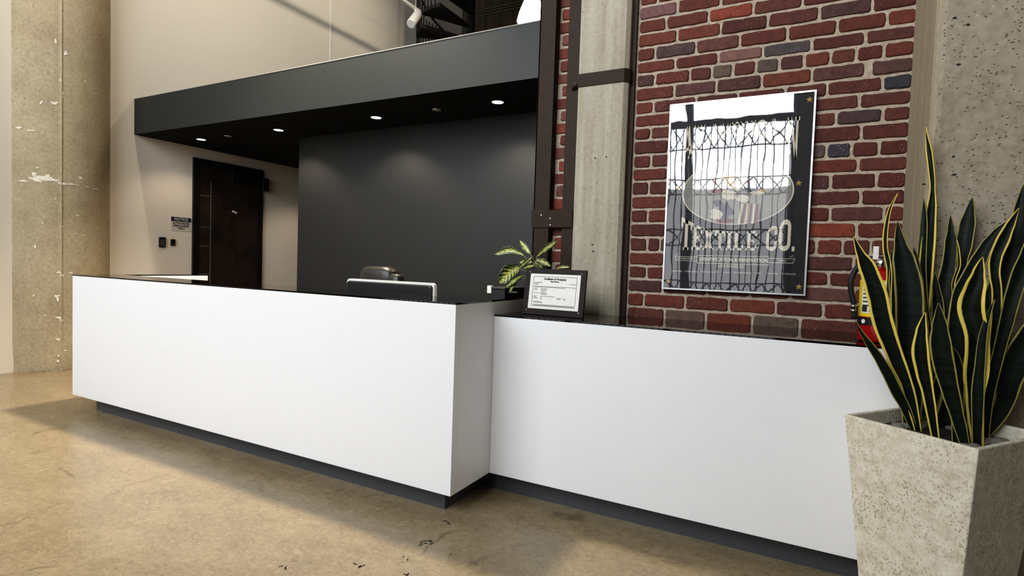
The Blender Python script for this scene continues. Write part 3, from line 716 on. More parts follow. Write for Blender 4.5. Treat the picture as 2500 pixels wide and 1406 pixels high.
# oval emblem
cxo, czo = zp(578, 693); lo_, hi_ = zp(222, 690)[0], zp(937, 655)[0]; rx = (hi_-lo_)/2; cxo = (hi_+lo_)/2; rz = .172; czo -= .004
def disc(bm, cx_, cz, rx, rz, y, n=64, r0_=0):
    o_ = [bm.verts.new((cx_+rx*math.cos(2*PI*k/n), y, cz+rz*math.sin(2*PI*k/n))) for k in range(n)]
    if not r0_: bm.faces.new(o_); return
    i_ = [bm.verts.new((cx_+rx*r0_*math.cos(2*PI*k/n), y, cz+rz*r0_*math.sin(2*PI*k/n))) for k in range(n)]
    for k in range(n): bm.faces.new((o_[k], o_[(k+1) % n], i_[(k+1) % n], i_[k]))
bm = bmesh.new(); disc(bm, cxo, czo, rx, rz, yQ-.0004)
em = obj('oval_emblem', bm, M['oval'], po, fix=False)
bm = bmesh.new(); disc(bm, cxo, czo, rx, rz, yQ-.0007, 64, .975); obj('emblem_rim', bm, M['cream'], em, fix=False)
def polyl(bm, pts, y, mi=0):
    f = bm.faces.new([bm.verts.new((zp(*p)[0], y, zp(*p)[1])) for p in pts]); f.material_index = mi
bm = bmesh.new(); ye = yQ-.001
# loose emblem: drapery, striped shield, wing and ribbon
for k in range(6): polyl(bm, [(575+k*22, 900), (590+k*22, 900), (610+k*20, 775), (597+k*20, 775)], ye-.0001*k, 2 if k % 2 else 0)
polyl(bm, [(640, 600), (700, 610), (820, 640), (760, 650), (720, 690), (660, 640)], ye, 3)
for (x, y, w, h, mi) in ((425, 640, 45, 22, 2), (400, 665, 30, 20, 0), (440, 690, 40, 22, 2), (600, 590, 55, 26, 0), (470, 600, 40, 20, 0), (560, 660, 60, 40, 0), (640, 680, 50, 28, 3), (700, 705, 50, 18, 0), (520, 720, 60, 40, 0), (450, 770, 35, 30, 3), (440, 840, 40, 45, 0), (500, 820, 50, 60, 3), (490, 885, 60, 20, 2), (640, 640, 30, 20, 2), (610, 740, 50, 26, 0), (730, 690, 26, 10, 1)):
    n = 14; q = [(x+w*random.uniform(.6, 1.1)*math.cos(2*PI*k/n), y+h*random.uniform(.6, 1.1)*math.sin(2*PI*k/n)) for k in range(n)]; polyl(bm, q, ye-.0006-random.random()*.0006, mi)
polyl(bm, [(485, 600), (520, 590), (560, 600), (555, 650), (525, 665), (495, 648)], ye-.0014, 1)
obj('emblem_art', bm, [M['cream'], M['gold'], M['maroon'], M['slate']], em, fix=False)
# slab letters: strokes in a unit box, bent between two curves
def arc(cx_, cy_, rx_, ry_, a0, a1, th, n=10):
    out = []
    for i in range(n):
        a, b_ = math.radians(a0+(a1-a0)*i/n), math.radians(a0+(a1-a0)*(i+1)/n)
        out.append([(cx_+rx_*math.cos(a), cy_+ry_*math.sin(a)), (cx_+rx_*math.cos(b_), cy_+ry_*math.sin(b_)), (cx_+(rx_-th)*math.cos(b_), cy_+(ry_-th*.6)*math.sin(b_)), (cx_+(rx_-th)*math.cos(a), cy_+(ry_-th*.6)*math.sin(a))])
    return out
def R_(x0, y0, x1, y1): return [(x0, y0), (x1, y0), (x1, y1), (x0, y1)]
sf = .09
GL = {'T': [R_(.36, 0, .64, 1), R_(.24, 0, .76, sf), R_(0, .87, 1, 1), R_(0, .72, .13, .88), R_(.87, .72, 1, .88)],
      'I': [R_(.3, 0, .7, 1), R_(.08, 0, .92, sf), R_(.08, 1-sf, .92, 1)],
      'E': [R_(.14, 0, .42, 1), R_(0, 0, .95, .12), R_(0, .88, .95, 1), R_(.4, .45, .72, .57), R_(.82, 0, .95, .27), R_(.82, .73, .95, 1), R_(.66, .38, .76, .64)],
      'L': [R_(.14, 0, .42, 1), R_(0, 0, .95, .12), R_(0, 1-sf, .58, 1), R_(.8, 0, .95, .3)],
      'X': [[(.08, 0), (.36, 0), (.92, 1), (.64, 1)], [(.64, 0), (.92, 0), (.36, 1), (.08, 1)], R_(0, 0, .42, sf), R_(.58, 0, 1, sf), R_(0, 1-sf, .42, 1), R_(.58, 1-sf, 1, 1)],
      'A': [[(.08, 0), (.26, 0), (.56, 1), (.4, 1)], [(.72, 0), (.94, 0), (.64, 1), (.44, 1)], R_(.25, .28, .75, .38), R_(0, 0, .36, sf), R_(.6, 0, 1, sf)],
      'N': [R_(.1, 0, .28, 1), R_(.72, 0, .9, 1), [(.1, 1), (.34, 1), (.9, 0), (.7, 0)], R_(0, 0, .38, sf), R_(0, 1-sf, .3, 1), R_(.62, 1-sf, 1, 1)],
      'M': [R_(.08, 0, .24, 1), R_(.74, 0, .92, 1), [(.08, 1), (.28, 1), (.56, .2), (.44, .2)], [(.72, 1), (.92, 1), (.56, .2), (.44, .2)], R_(0, 0, .32, sf), R_(.66, 0, 1, sf)],
      'R': [R_(.12, 0, .38, 1), R_(0, 0, .5, sf), R_(0, 1-sf, .5, 1), R_(.3, .88, .62, 1), R_(.3, .44, .62, .55)]+arc(.6, .72, .34, .28, -90, 90, .22)+[[(.5, .5), (.72, .5), (1, 0), (.74, 0)]],
      'C': [R_(0, .25, .27, .75)]+arc(.5, .75, .5, .25, 10, 180, .25)+arc(.5, .25, .5, .25, 180, 350, .25)+[R_(.74, .6, .99, .8), R_(.74, .22, .99, .38)],
      'O': [R_(0, .25, .27, .75), R_(.73, .25, 1, .75)]+arc(.5, .75, .5, .25, 0, 180, .26)+arc(.5, .25, .5, .25, 180, 360, .26),
      '.': [R_(.1, 0, .9, .2)]}
def letter(bm, ch_, x0, x1, bot, top, y):
    for q in GL[ch_]:
        sub = []
        for i in range(len(q)):
            a, b_ = q[i], q[(i+1) % len(q)]
            for k in range(3): sub.append((a[0]+(b_[0]-a[0])*k/3, a[1]+(b_[1]-a[1])*k/3))
        vs = []
        for px, py in sub:
            X = x0+(x1-x0)*px; vs.append(bm.verts.new((X, y, bot(X)+(top(X)-bot(X))*py)))
        try: bm.faces.new(vs)
        except ValueError: pass
def interp(tab):
    def f(x):
        for (a, va), (b_, vb) in zip(tab, tab[1:]):
            if x <= b_: return va+(vb-va)*(x-a)/(b_-a)
        return tab[-1][1]
    return f
def curve(pts): return interp([(-9, zp(*pts[0])[1])]+[zp(*p) for p in pts]+[(9, zp(*pts[-1])[1])])
bm = bmesh.new(); bot = curve([(222, 1068), (580, 1070), (940, 1077)])
top = curve([(213, 855), (270, 885), (330, 918), (400, 938), (480, 948), (600, 951), (700, 946), (760, 934), (820, 908), (870, 876), (912, 868)])
for i, (c_, a, b_) in enumerate((('T', 213, 282), ('E', 284, 352), ('X', 356, 425), ('T', 430, 495), ('I', 498, 545), ('L', 548, 616), ('E', 628, 700), ('C', 757, 828), ('O', 836, 912), ('.', 920, 942))):
    letter(bm, c_, zp(a, 1000)[0], zp(b_, 1000)[0], bot, top if c_ != '.' else (lambda X: bot(X)+.12), yQ-.0012-.0001*i)
obj('lettering', bm, M['cream'], po, fix=False)
bm = bmesh.new(); top = curve([(235, 285), (600, 252), (965, 220)])
bot = curve([(222, 535), (280, 470), (340, 420), (420, 378), (500, 352), (590, 342), (680, 346), (760, 368), (830, 400), (890, 440), (960, 505)])
for i, (c_, a, b_) in enumerate((('A', 222, 296), ('N', 300, 366), ('A', 396, 456), ('M', 460, 532), ('E', 538, 586), ('R', 592, 648), ('I', 654, 690), ('C', 698, 756), ('A', 764, 836), ('N', 892, 966))):
    letter(bm, c_, zp(a, 350)[0] if i < 9 else zp(888, 350)[0], zp(b_, 350)[0], bot, top, yQ-.0012-.0001*i)
obj('lettering', bm, M['cream'], po, fix=False)
# ribbon outline and small lines of text
bm = bmesh.new()
def seg(p, q, w=.0022):
    a = Vector((*zp(*p), 0)); b_ = Vector((*zp(*q), 0)); d = (b_-a).normalized(); n_ = Vector((-d.y, d.x, 0))*w/2
    bm.faces.new([bm.verts.new((v.x, yQ-.001, v.y)) for v in (a+n_, b_+n_, b_-n_, a-n_)])
for p, q in (((318, 1103), (772, 1110)), ((772, 1110), (772, 1164)), ((772, 1164), (318, 1150)), ((318, 1150), (318, 1103)), ((178, 1108), (316, 1112)), ((178, 1108), (184, 1134)), ((184, 1134), (316, 1138)), ((774, 1122), (940, 1124)), ((940, 1124), (926, 1152)), ((926, 1152), (774, 1148)), ((180, 1104), (200, 1090)), ((908, 1112), (930, 1104))): seg(p, q)
obj('ribbon', bm, M['cream'], po, fix=False)
def ptext(s, x, y, w_, h, bold=.0):
    X, Z = zp(x, y); wd = zp(x+w_/2, y)[0]-zp(x-w_/2, y)[0]
    text('lettering', s, M['cream'], po, facing_y(X, yQ-.0012, Z), h, wd, extrude=.0001, bold=bold)
ptext('IDENTIFICATION & INNOVATION', 545, 1132, 430, .026, .0006); ptext('ESTABLISHED', 248, 1123, 110, .014); ptext('1993', 855, 1138, 52, .016); ptext('LOS ANGELES', 530, 1172, 160, .021)
for s, x, w_ in (('NEW YORK', 190, 66), ('HONG KONG', 280, 78), ('ORANGE COUNTY', 398, 115), ('CHINA', 502, 42), ('SAN FRANCISCO', 604, 112), ('OHIO', 706, 34), ('CANADA', 795, 66), ('N CAROLINA', 900, 88)): ptext(s, x, 1203+(x-190)*.025, w_, .0105)
# stars
for u, v in ((1033, 112), (964, 643), (965, 1303), (135, 1267), (195, 672)):
    X, Z = zp(u, v); bm = bmesh.new(); rs = .0165
    ctr = bm.verts.new((X, yQ-.003, Z)); ring = [bm.verts.new((X+(rs if k % 2 == 0 else rs*.42)*math.sin(PI*k/5), yQ-.0008, Z+(rs if k % 2 == 0 else rs*.42)*math.cos(PI*k/5))) for k in range(10)]
    for k in range(10): bm.faces.new((ctr, ring[k], ring[(k+1) % 10]))
    obj('star', bm, M['gold'], po)

# ------------------------------------------------------------------ fire extinguisher in the corner by the pier
ex_ = thing('fire_extinguisher', 'red fire extinguisher with yellow label beside the concrete pier, behind the snake plant', 'fire extinguisher', (1.76, .56, 1.0))
yx = .56; pL = at(2092, 800, 1, yx); rr_ = .075; xc = pL.x+rr_
z0 = ZL+.002; zn = at(2130, 668, 1, yx).z
bm = bmesh.new(); lathe(bm, [(rr_*.9, z0), (rr_, z0+.008), (rr_, zn-.05), (rr_*.9, zn-.025), (rr_*.55, zn), (.02, zn+.012), (.02, zn+.025)], 36, (xc, yx, 0)); obj('cylinder', bm, M['red'], ex_)
bm = bmesh.new()
def wrap(bm, r, a0, a1, za, zb_, n=14):
    v = [[bm.verts.new((xc+r*math.cos(math.radians(a0+(a1-a0)*k/n)), yx+r*math.sin(math.radians(a0+(a1-a0)*k/n)), z)) for k in range(n+1)] for z in (za, zb_)]
    for k in range(n): bm.faces.new((v[0][k], v[0][k+1], v[1][k+1], v[1][k]))
zA = at(2100, 770, 1, yx).z; zBt = at(2100, 682, 1, yx).z
wrap(bm, rr_+.0008, 190, 330, zA, zBt); lab = obj('label_panel', bm, M['yellow'], ex_)
bm = bmesh.new(); wrap(bm, rr_+.0014, 212, 330, zA+.015, zBt-.006); obj('label_paper', bm, M['whiteplastic'], lab)
bm = bmesh.new()
for k in range(6): wrap(bm, rr_+.002, 216, 300, zBt-.03-.016*k, zBt-.024-.016*k)
wrap(bm, rr_+.002, 214, 232, zA+.02, zA+.045, 3); wrap(bm, rr_+.002, 238, 256, zA+.02, zA+.045, 3); obj('label_print', bm, M['ink_dark'], lab)
bm = bmesh.new(); wrap(bm, rr_+.001, 180, 360, zA-.036, zA-.004, 18); obj('band', bm, M['black'], ex_)
bm = bmesh.new(); lathe(bm, [(.009, 0), (.009, .002)], 14, (xc+(rr_+.001)*math.cos(math.radians(222)), yx+(rr_+.001)*math.sin(math.radians(222)), zA-.02), R=Matrix.Rotation(math.radians(-48), 3, 'Z') @ Matrix.Rotation(PI/2, 3, 'X')); obj('round_sticker', bm, M['whiteplastic'], ex_)
bm = bmesh.new(); lathe(bm, [(.024, zn+.02), (.024, zn+.055), (.016, zn+.065)], 18, (xc, yx, 0)); obj('valve', bm, M['chrome'], ex_)
bm = bmesh.new(); bx(bm, xc-.06, xc+.1, yx-.012, yx+.012, zn+.066, zn+.074); bx(bm, xc-.01, xc+.11, yx-.012, yx+.012, zn+.03, zn+.038); obj('handle', bm, M['chrome'], ex_, bevel=.002)
bm = bmesh.new(); bx(bm, xc-.034, xc-.014, yx-.014, yx-.004, zn+.06, zn+.115); obj('pull_tag', bm, M['whiteplastic'], ex_)
bm = bmesh.new(); q = [at(2120, 642, 1, yx-.02), at(2096, 650, 1, yx-.03), at(2079, 680, 1, yx-.04), at(2078, 710, 1, yx-.04), at(2085, 742, 1, yx-.04), at(2086, 778, 1, yx-.04)]
def smooth(ps, n=4):
    out = []
    for i in range(len(ps)-1):
        p0, p1, p2, p3 = ps[max(i-1, 0)], ps[i], ps[i+1], ps[min(i+2, len(ps)-1)]
        for k in range(n):
            t = k/n; out.append(.5*((2*p1)+(p2-p0)*t+(2*p0-5*p1+4*p2-p3)*t*t+(3*p1-p0-3*p2+p3)*t**3))
    return out+[ps[-1]]
tube(bm, smooth(q), .0115, 10); obj('hose', bm, M['rubber'], ex_)
bm = bmesh.new()
for v in (747, 758):
    p = at(2084.5, v, 1, yx-.04); lathe(bm, [(.0125, -.006), (.0125, .006)], 12, p)
obj('hose_ferrule', bm, M['chrome'], ex_)

# ------------------------------------------------------------------ planter and snake plant
PCX, PCY, PA, PW, PD, PH, TB = 1.906, .029, -.636, .391, .417, .79, .652
exv = Vector((math.cos(PA), math.sin(PA), 0)); eyv = Vector((-math.sin(PA), math.cos(PA), 0)); PC = Vector((PCX, PCY, 0))
pl = thing('planter', 'tall square tapered concrete planter at the right end of the low counter', 'planter', (PCX, PCY, 0))
bm = bmesh.new()
def ring(w, d, z): return [bm.verts.new(PC+exv*(sx*w/2)+eyv*(sy*d/2)+Vector((0, 0, z))) for sx, sy in ((-1, -1), (1, -1), (1, 1), (-1, 1))]
rg = [ring(PW*TB, PD*TB, 0), ring(PW, PD, PH), ring(PW-.032, PD-.032, PH), ring(PW-.05, PD-.05, PH-.13)]
for a, b_ in zip(rg, rg[1:]):
    for k in range(4): bm.faces.new((a[k], a[(k+1) % 4], b_[(k+1) % 4], b_[k]))
bm.faces.new(rg[0][::-1]); bm.faces.new(rg[-1])
obj('body', bm, M['planter'], pl, bevel=.004, seg=2)
bm = bmesh.new(); rg = [ring(PW-.045, PD-.045, PH-.125), ring(PW-.04, PD-.04, PH-.045)]
for k in range(4): bm.faces.new((rg[0][k], rg[0][(k+1) % 4], rg[1][(k+1) % 4], rg[1][k]))
bm.faces.new(rg[1]); bm.faces.new(rg[0][::-1]); obj('soil', bm, M['soil'], pl)
bm = bmesh.new()
for k in range(46):
    a, b_ = random.uniform(-.42, .42), random.uniform(-.42, .42)
    if max(abs(a), abs(b_)) < .27: a = math.copysign(random.uniform(.28, .42), a)
    c0 = PC+exv*(a*(PW-.07))+eyv*(b_*(PD-.07))+Vector((0, 0, PH-.04)); s = random.uniform(.011, .021); sq = Vector((random.uniform(.8, 1.4), random.uniform(.8, 1.2), .6))*s
    g = bmesh.ops.create_icosphere(bm, subdivisions=2, radius=1)
    for v in g['verts']: v.co = Vector((v.co.x*sq.x, v.co.y*sq.y, v.co.z*sq.z))+c0
for f in bm.faces: f.smooth = True
o = obj('pebbles', bm, M['pebble']); tag(o, 'grey pebbles covering the soil around the snake plant', 'pebbles', kind='stuff')

sn = thing('snake_plant', 'tall snake plant with yellow edged dark leaves in the concrete planter', 'plant', (PCX, PCY, PH-.05))
def blade(name, path, mat, parent, fold=.25, twist=(0, 0), u_faces=None, nseg=8, closed_base=True):
    """leaf blade: path = [(point, width)], facing the lobby; twist in degrees at base and tip"""
    pts = [Vector(p) for p, w in path]; ws = [w for p, w in path]
    sp = smooth(pts, 5); sw = []
    for i in range(len(ws)-1):
        for k in range(5): t = k/5; t = t*t*(3-2*t) if ws[i+1] > 0 else t; sw.append(ws[i]+(ws[i+1]-ws[i])*t)
    sw.append(ws[-1]); n = len(sp); bm = bmesh.new(); uvl = bm.loops.layers.uv.new('UVMap'); rows = []
    m = nseg; vd = {}
    for i, p in enumerate(sp):
        d = (sp[min(i+1, n-1)]-sp[max(i-1, 0)]).normalized(); view = (CAM-p).normalized()
        s = d.cross(view).normalized(); nr = s.cross(d).normalized(); t = i/(n-1)
        tw = twist(t) if callable(twist) else twist[0]+(twist[1]-twist[0])*t
        a = math.radians(tw); S_ = s*math.cos(a)+nr*math.sin(a); Nn = nr*math.cos(a)-s*math.sin(a); row = []
        for k in range(m+1):
            f = k/m-.5; v = bm.verts.new(p+S_*(f*max(sw[i], .0008))+Nn*((abs(f)*2)**1.6*fold*sw[i]*.5)); vd[v] = (k/m, t); row.append(v)
        rows.append(row)
    for a, b_ in zip(rows, rows[1:]):
        for k in range(m):
            f = bm.faces.new((a[k], a[k+1], b_[k+1], b_[k])); f.smooth = True
            for l in f.loops: l[uvl].uv = vd[l.vert]
    o = obj(name, bm, mat, parent, fix=False); sd_ = o.modifiers.new('thick', 'SOLIDIFY'); sd_.thickness = .003; sd_.offset = 0
    return o
def snake(px, dy=0., lean=0., tw=(0, 0), fold=.3, mat='snake'):
    """px: (u, v, width px) from the base up; dy moves the blade in depth"""
    u, v, w = px[0]; b0 = at(u, v, 2, PH-.05); y0 = b0.y+dy
    rel = PC-Vector((b0.x, y0, 0)); a = Vector((b0.x, y0, 0))-PC
    la = max(-.34*PW, min(.34*PW, a.dot(exv))); lb = max(-.34*PD, min(.34*PD, a.dot(eyv))); base = PC+exv*la+eyv*lb; y0 = base.y
    path = [(Vector((base.x, base.y, PH-.055)), w*.0015)]; n = len(px)
    zt_ = px[-1][1]
    for i, (u, v, w) in enumerate(px[1:], 1):
        t = (px[0][1]-v)/(px[0][1]-zt_); p = at(u, v, 1, y0+lean*t)
        sc = (p-CAM).dot(fw)/F; path.append((p, w*sc))
    path[0] = (path[0][0], px[0][2]*(path[0][0]-CAM).dot(fw)/F)
    blade('leaf', path, M[mat], sn, fold, tw)
# back row first
snake([(2255, 1030, 30), (2250, 900, 40), (2245, 800, 36), (2240, 700, 26), (2236, 640, 14), (2231, 603, 0)], .1, .04)
snake([(2272, 1025, 28), (2262, 850, 34), (2252, 720, 26), (2252, 640, 20), (2256, 560, 18), (2257, 520, 13), (2256, 484, 0)], .08, .05, (20, 30))
snake([(2205, 1012, 34), (2203, 900, 44), (2198, 780, 42), (2188, 700, 30), (2180, 640, 12), (2176, 610, 0)], .03, .03)
snake([(2300, 1040, 26), (2290, 900, 36), (2290, 760, 26), (2285, 700, 16), (2282, 664, 0)], .06, .02)
snake([(2345, 1050, 36), (2345, 900, 44), (2342, 820, 34), (2345, 760, 0)], .06, 0)
snake([(2390, 1060, 34), (2398, 950, 46), (2405, 850, 48), (2412, 770, 38), (2416, 690, 0)], .06, 0)
snake([(2310, 1040, 30), (2320, 900, 32), (2330, 800, 30), (2340, 700, 24), (2348, 640, 24), (2354, 600, 34), (2362, 550, 34), (2369, 512, 20), (2374, 482, 0)], .1, .06, (0, 15))
snake([(2300, 1035, 26), (2298, 850, 38), (2301, 734, 38), (2309, 686, 34), (2317, 638, 28), (2321, 595, 26), (2321, 556, 14), (2320, 524, 0)], .06, .05, (0, -10))
snake([(2318, 900, 8), (2322, 760, 10), (2330, 690, 14), (2343, 650, 13), (2341, 610, 9), (2336, 586, 0)], .0, .02, (70, 60), .3, 'snake_bright')
snake([(2415, 1070, 22), (2430, 950, 34), (2442, 800, 44), (2455, 720, 50), (2470, 640, 48), (2482, 565, 38), (2490, 505, 22), (2499, 450, 0)], .08, .05)
snake([(2350, 1060, 22), (2340, 900, 32), (2336, 800, 36), (2346, 720, 34), (2366, 680, 34), (2388, 640, 34), (2408, 602, 26), (2432, 567, 15), (2458, 540, 0)], .0, -.02, (0, 10))
snake([(2235, 1030, 28), (2245, 850, 32), (2256, 700, 32), (2266, 600, 29), (2273, 520, 22), (2277, 460, 11), (2274, 415, 13), (2270, 370, 15), (2264, 330, 8), (2262, 310, 0)], .05, .08, lambda t: 0 if t < .65 else (t-.65)*230, .5, 'snake_bright')
snake([(2395, 1065, 18), (2410, 1000, 18), (2428, 850, 24), (2434, 720, 20), (2428, 670, 22), (2430, 630, 26), (2446, 590, 28), (2466, 548, 20), (2488, 508, 0)], -.02, .0, (10, -20), .3, 'snake_bright')
snake([(2190, 1020, 16), (2180, 850, 18), (2172, 740, 18), (2174, 660, 16), (2165, 610, 16), (2165, 568, 16), (2174, 514, 12), (2192, 471, 0)], .03, .05, lambda t: 35+25*t, .5, 'snake_bright')
snake([(2400, 1075, 16), (2412, 977, 22), (2440, 855, 24), (2456, 790, 28), (2470, 730, 32), (2488, 670, 34), (2506, 610, 22), (2515, 560, 0)], -.02, .0, (10, -25))
snake([(2425, 1062, 26), (2445, 1000, 34), (2463, 936, 46), (2488, 871, 56), (2522, 810, 48), (2560, 760, 24), (2585, 735, 0)], .0, -.05)
# front row
snake([(2225, 1045, 34), (2224, 950, 48), (2222, 815, 58), (2219, 707, 58), (2208, 641, 48), (2197, 588, 24), (2191, 539, 0)], -.0, .04)
snake([(2241, 1052, 14), (2217, 950, 26), (2187, 875, 36), (2156, 788, 44), (2141, 720, 44), (2119, 656, 38), (2098, 613, 17), (2084, 576, 0)], -.02, -.04, (0, 0), .3, 'snake_bright')
snake([(2230, 1046, 14), (2211, 996, 22), (2190, 956, 26), (2168, 910, 26), (2144, 869, 22), (2125, 842, 18), (2103, 810, 9), (2087, 780, 0)], -.04, -.08, (10, 30))
snake([(2380, 1082, 22), (2382, 980, 36), (2381, 900, 50), (2384, 820, 46), (2374, 750, 54), (2380, 700, 42), (2390, 660, 24), (2400, 627, 0)], -.04, .0, lambda t: 14*math.sin(t*14), .5, 'snake_bright')
snake([(2380, 1085, 18), (2388, 960, 26), (2394, 890, 22), (2400, 830, 20), (2411, 780, 14), (2429, 731, 0)], -.03, -.02, (0, 40))
snake([(2278, 1062, 16), (2268, 970, 24), (2256, 910, 32), (2249, 860, 36), (2252, 805, 24), (2259, 762, 0)], -.05, -.02, (0, 20), .5, 'snake_bright')
snake([(2350, 1083, 18), (2338, 1020, 28), (2322, 960, 36), (2305, 890, 44), (2297, 840, 44), (2295, 790, 32), (2291, 739, 0)], -.05, -.02, (0, 10))
snake([(2330, 1075, 20), (2338, 980, 26), (2342, 910, 20), (2336, 870, 12), (2326, 846, 0)], -.04, 0)

# ------------------------------------------------------------------ small variegated plant behind the certificate
yd = .70
dp = thing('dumb_cane_plant', 'small variegated green plant in a pot behind the framed certificate', 'plant', (.12, .74, ZL))
bm = bmesh.new(); lathe(bm, [(.05, ZL+.001), (.068, ZL+.12), (.072, ZL+.12), (.072, ZL+.135), (.062, ZL+.135), (.058, ZL+.115)], 28, (.15, .74, 0)); obj('pot', bm, M['pot'], dp)
hub = Vector((.13, .73, ZL+.16))
def dleaf(b, t, w, sag=0., ya=yd, yb_=yd, tw=0, hb=None):
    p0 = at(b[0], b[1], 1, ya); p1 = at(t[0], t[1], 1, yb_); mid = (p0+p1)/2+Vector((0, 0, sag)); sc = (mid-CAM).dot(fw)/F
    q = [(p0, .002), (p0+(mid-p0)*.35+Vector((0, 0, sag*.2)), w*sc*.62), (mid, w*sc), (mid+(p1-mid)*.6, w*sc*.75), (p1, 0)]
    lf = blade('leaf', q, M['dief'], dp, .3, (tw, tw), nseg=8)
    bm = bmesh.new(); h_ = hb or hub; tube(bm, smooth([h_, (h_+p0)/2+Vector((0, -.005, .012)), p0], 4), .0022, 6); obj('petiole', bm, M['stem'], lf)
dleaf((1280, 625), (1207, 621), 21, .03, .7, .66)
dleaf((1296, 622), (1269, 587), 17, .0, .72, .74)
dleaf((1309, 628), (1361, 588), 16, .008, .72, .70)
dleaf((1268, 652), (1219, 692), 44, .012, .68, .60)
dleaf((1274, 673), (1235, 701), 17, .006, .67, .60)
dleaf((1263, 680), (1242, 716), 11, .006, .67, .60)
dleaf((1266, 655), (1302, 625), 10, .0, .66, .64)
dleaf((1279, 655), (1306, 648), 10, .004, .66, .64)
dleaf((1308, 634), (1345, 650), 18, .006, .70, .72)
dleaf((1300, 640), (1268, 640), 18, .006, .74, .74)
dleaf((1305, 640), (1325, 655), 20, .006, .74, .74)
dleaf((1358, 656), (1392, 652), 9, .006, .76, .76)

# ------------------------------------------------------------------ beyond the bulkhead: stair, track light, conduits, pendant
sp_ = thing('spiral_stair', 'black steel spiral stair rising beyond the bulkhead', 'staircase', (-4.27, 6.6, 0))
SX, SY = at(1150, 40, 1, 6.6).x, 6.6
bm = bmesh.new(); tube(bm, [(SX, SY, 0), (SX, SY, ZC-.3)], .075, 20); obj('center_pole', bm, M['black_metal'], sp_)
RS = .98; n_st = 30; rise = .235; a_s = math.radians(27); hel = []
rail = []
for i in range(n_st):
    a0 = math.radians(-20)+a_s*i; z = .24+rise*i
    bm = bmesh.new()
    poly = [(SX+.07*math.cos(a0), SY+.07*math.sin(a0))]+[(SX+RS*math.cos(a0+a_s*1.08*k/4), SY+RS*math.sin(a0+a_s*1.08*k/4)) for k in range(5)]+[(SX+.07*math.cos(a0+a_s), SY+.07*math.sin(a0+a_s))]
    prism(bm, poly, z-.065, z)
    if 3.2 < z: obj('tread', bm, M['black_metal'], sp_)
    else: bm.free()
    for k in range(5):
        a = a0+a_s*(k+.3)/5; hel.append(((SX+RS*math.cos(a), SY+RS*math.sin(a), z-.06), (SX+RS*math.cos(a), SY+RS*math.sin(a), z+.95)))
        rail.append((SX+RS*math.cos(a), SY+RS*math.sin(a), z+.95+rise*k/5))
for h in hel:
    if 3.0 < h[0][2] < 6.6:
        bm = bmesh.new(); tube(bm, h, .011, 6); obj('baluster', bm, M['black_metal'], sp_)
bm = bmesh.new(); tube(bm, [r for r in rail if 3.5 < r[2]], .02, 8); obj('handrail', bm, M['black_metal'], sp_)

xt = -4.8
ta, tb = at(900, -52, 0, xt), at(1040, 38, 0, xt); zt_ = tb.z
tr = thing('track_light', 'white cylinder spotlight on a white ceiling track, by the cream wall', 'track light', (xt, tb.y, zt_))
bm = bmesh.new(); bx(bm, xt-.022, xt+.022, 2.5, tb.y, zt_-.02, zt_+.02); obj('track', bm, M['whiteplastic'], tr)
bm = bmesh.new()
for y in (3.2, tb.y-.3): tube(bm, [(xt, y, zt_+.02), (xt, y, ZC-.002)], .006, 6)
obj('suspension_rod', bm, M['whiteplastic'], tr)
jp = at(1014, 27, 0, xt); jp.z = zt_-.02; hp = at(1011, 45, 0, xt); 
bm = bmesh.new(); lathe(bm, [(.0, -.03), (.026, -.02), (.03, 0), (.026, .012)], 14, jp); tube(bm, [jp, jp+Vector((0, 0, -.1))], .011, 8); obj('swivel', bm, M['whiteplastic'], tr)
h0, h1 = at(1022, 33, 0, xt), at(1003, 59, 0, xt+.06)
bm = bmesh.new(); tube(bm, [h0, h0+(h1-h0)*.05, h1-(h1-h0)*.03, h1], [.06, .078, .078, .07], 22); obj('lamp_head', bm, M['whiteplastic'], tr)

for i, v in enumerate((27, 33, 40)):
    a = at(1165, v, 1, YR-.018); bm = bmesh.new(); tube(bm, [(-6+.4+.2, a.y, a.z), (1.5, a.y, a.z)], .02, 10)
    o = obj('conduit', bm, M['duct']); tag(o, ('topmost of the three grey conduits', 'middle grey conduit of the three', 'lowest of the three grey conduits')[i]+' on the dark timber wall', 'conduit', 'conduits on the timber wall')
for x in (-5.0, -2.2, .6):
    pass
# glowing pendant
yp = 3.4
pc = at(1297, 20, 1, yp); wr = (at(1330, 50, 1, yp)-at(1266, 50, 1, yp)).x/2; zb0 = at(1290, 56, 1, yp).z; zt0 = at(1310, -14, 1, yp).z
pe = thing('pendant_lamp', 'glowing dome pendant lamp above the bulkhead beside the steel post', 'pendant lamp', (pc.x, yp, zb0))
bm = bmesh.new(); lathe(bm, [(wr*.98, zb0), (wr, zb0+.01), (wr*.86, zb0+(zt0-zb0)*.35), (wr*.62, zb0+(zt0-zb0)*.7), (wr*.4, zb0+(zt0-zb0)*.95), (.03, zt0)], 32, (pc.x+.01, yp, 0)); obj('dome_diffuser', bm, M['bulb'], pe)
bm = bmesh.new(); lathe(bm, [(.07, zt0-.01), (.07, zt0+.12), (.02, zt0+.14)], 20, (pc.x+.01, yp, 0)); tube(bm, [(pc.x+.01, yp, zt0+.1), (pc.x+.01, yp, ZC)], .006, 6); obj('cap', bm, M['black_metal'], pe)

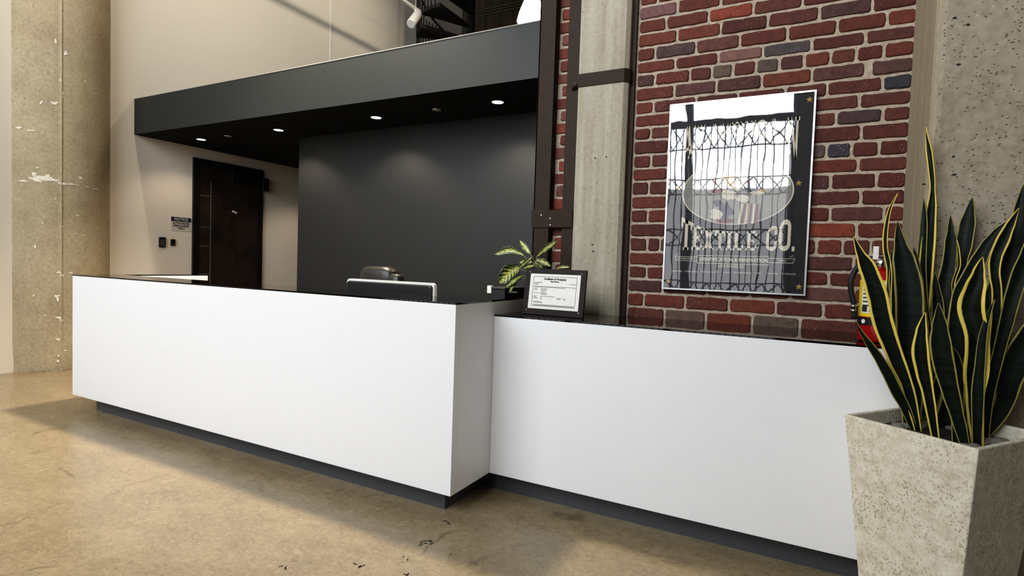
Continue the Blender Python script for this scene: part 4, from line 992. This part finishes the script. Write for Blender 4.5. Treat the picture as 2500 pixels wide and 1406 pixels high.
# ------------------------------------------------------------------ light
def lamp(name, kind, loc, energy, color=(1, 1, 1), **kw):
    ld = bpy.data.lights.new(name, kind); ld.energy = energy; ld.color = color
    for k, v in kw.items(): setattr(ld, k, v)
    lo = bpy.data.objects.new(name, ld); C.objects.link(lo); lo.location = loc; return lo
sky = lamp('street_daylight', 'AREA', (-1.9, YF-1.3, 5.2), 960, (.90, .95, 1), shape='RECTANGLE', size=7., size_y=5.)
sky.rotation_euler = (PI/2, 0, 0)      # faces +Y, into the lobby
por = lamp('window_portal', 'AREA', ((WX0+WX1)/2, YF-.25, (WZ0+WZ1)/2), 1, shape='RECTANGLE', size=WX1-WX0, size_y=WZ1-WZ0)
por.rotation_euler = (PI/2, 0, 0); por.data.cycles.is_portal = True
lamp('high_bay', 'SPOT', (-2.2, 1.1, 4.85), 1340, (1, .895, .73), shadow_soft_size=.16, spot_size=math.radians(98), spot_blend=.9)
for yy, pw in ((.8, 420), (4.2, 320)):            # unseen spots added to brighten the tall cream wall
    wl = lamp('added_wall_washer', 'SPOT', (-2.6, yy, 7.4), pw, (1, .89, .73), shadow_soft_size=.12, spot_size=math.radians(88), spot_blend=1.)
    wl.rotation_euler = (Vector((-5.6, yy, 4.3))-Vector((-2.6, yy, 7.4))).to_track_quat('-Z', 'Y').to_euler()
cr_l = lamp('corridor_downlight', 'SPOT', (-4.75, 3.8, 2.6), 26, (1, .80, .62), shadow_soft_size=.05, spot_size=math.radians(120), spot_blend=.6)
lamp('high_bay', 'POINT', (.2, 3.5, 6.6), 60, (1, .86, .68), shadow_soft_size=.2)  # unseen lamp added for warm light above the bulkhead
w = bpy.data.worlds.new('sky'); bpy.context.scene.world = w; w.use_nodes = True
bg = w.node_tree.nodes['Background']; bg.inputs[0].default_value = (.95, .97, 1, 1); bg.inputs[1].default_value = 1.4
sc = bpy.context.scene
sc.view_settings.view_transform = 'Standard'; sc.view_settings.look = 'None'; sc.view_settings.exposure = 0.0
sc.view_settings.use_curve_mapping = True
cv = sc.view_settings.curve_mapping; c4 = cv.curves[3]
for x, y in ((.02, .0125), (.06, .046), (.2, .185), (.5, .51), (.8, .84)): c4.points.new(x, y)
cv.update()
sc.cycles.max_bounces = 8; sc.cycles.transparent_max_bounces = 12; sc.cycles.sample_clamp_indirect = 6; sc.cycles.caustics_reflective = False; sc.cycles.caustics_refractive = False
sc.cycles.use_denoising = True
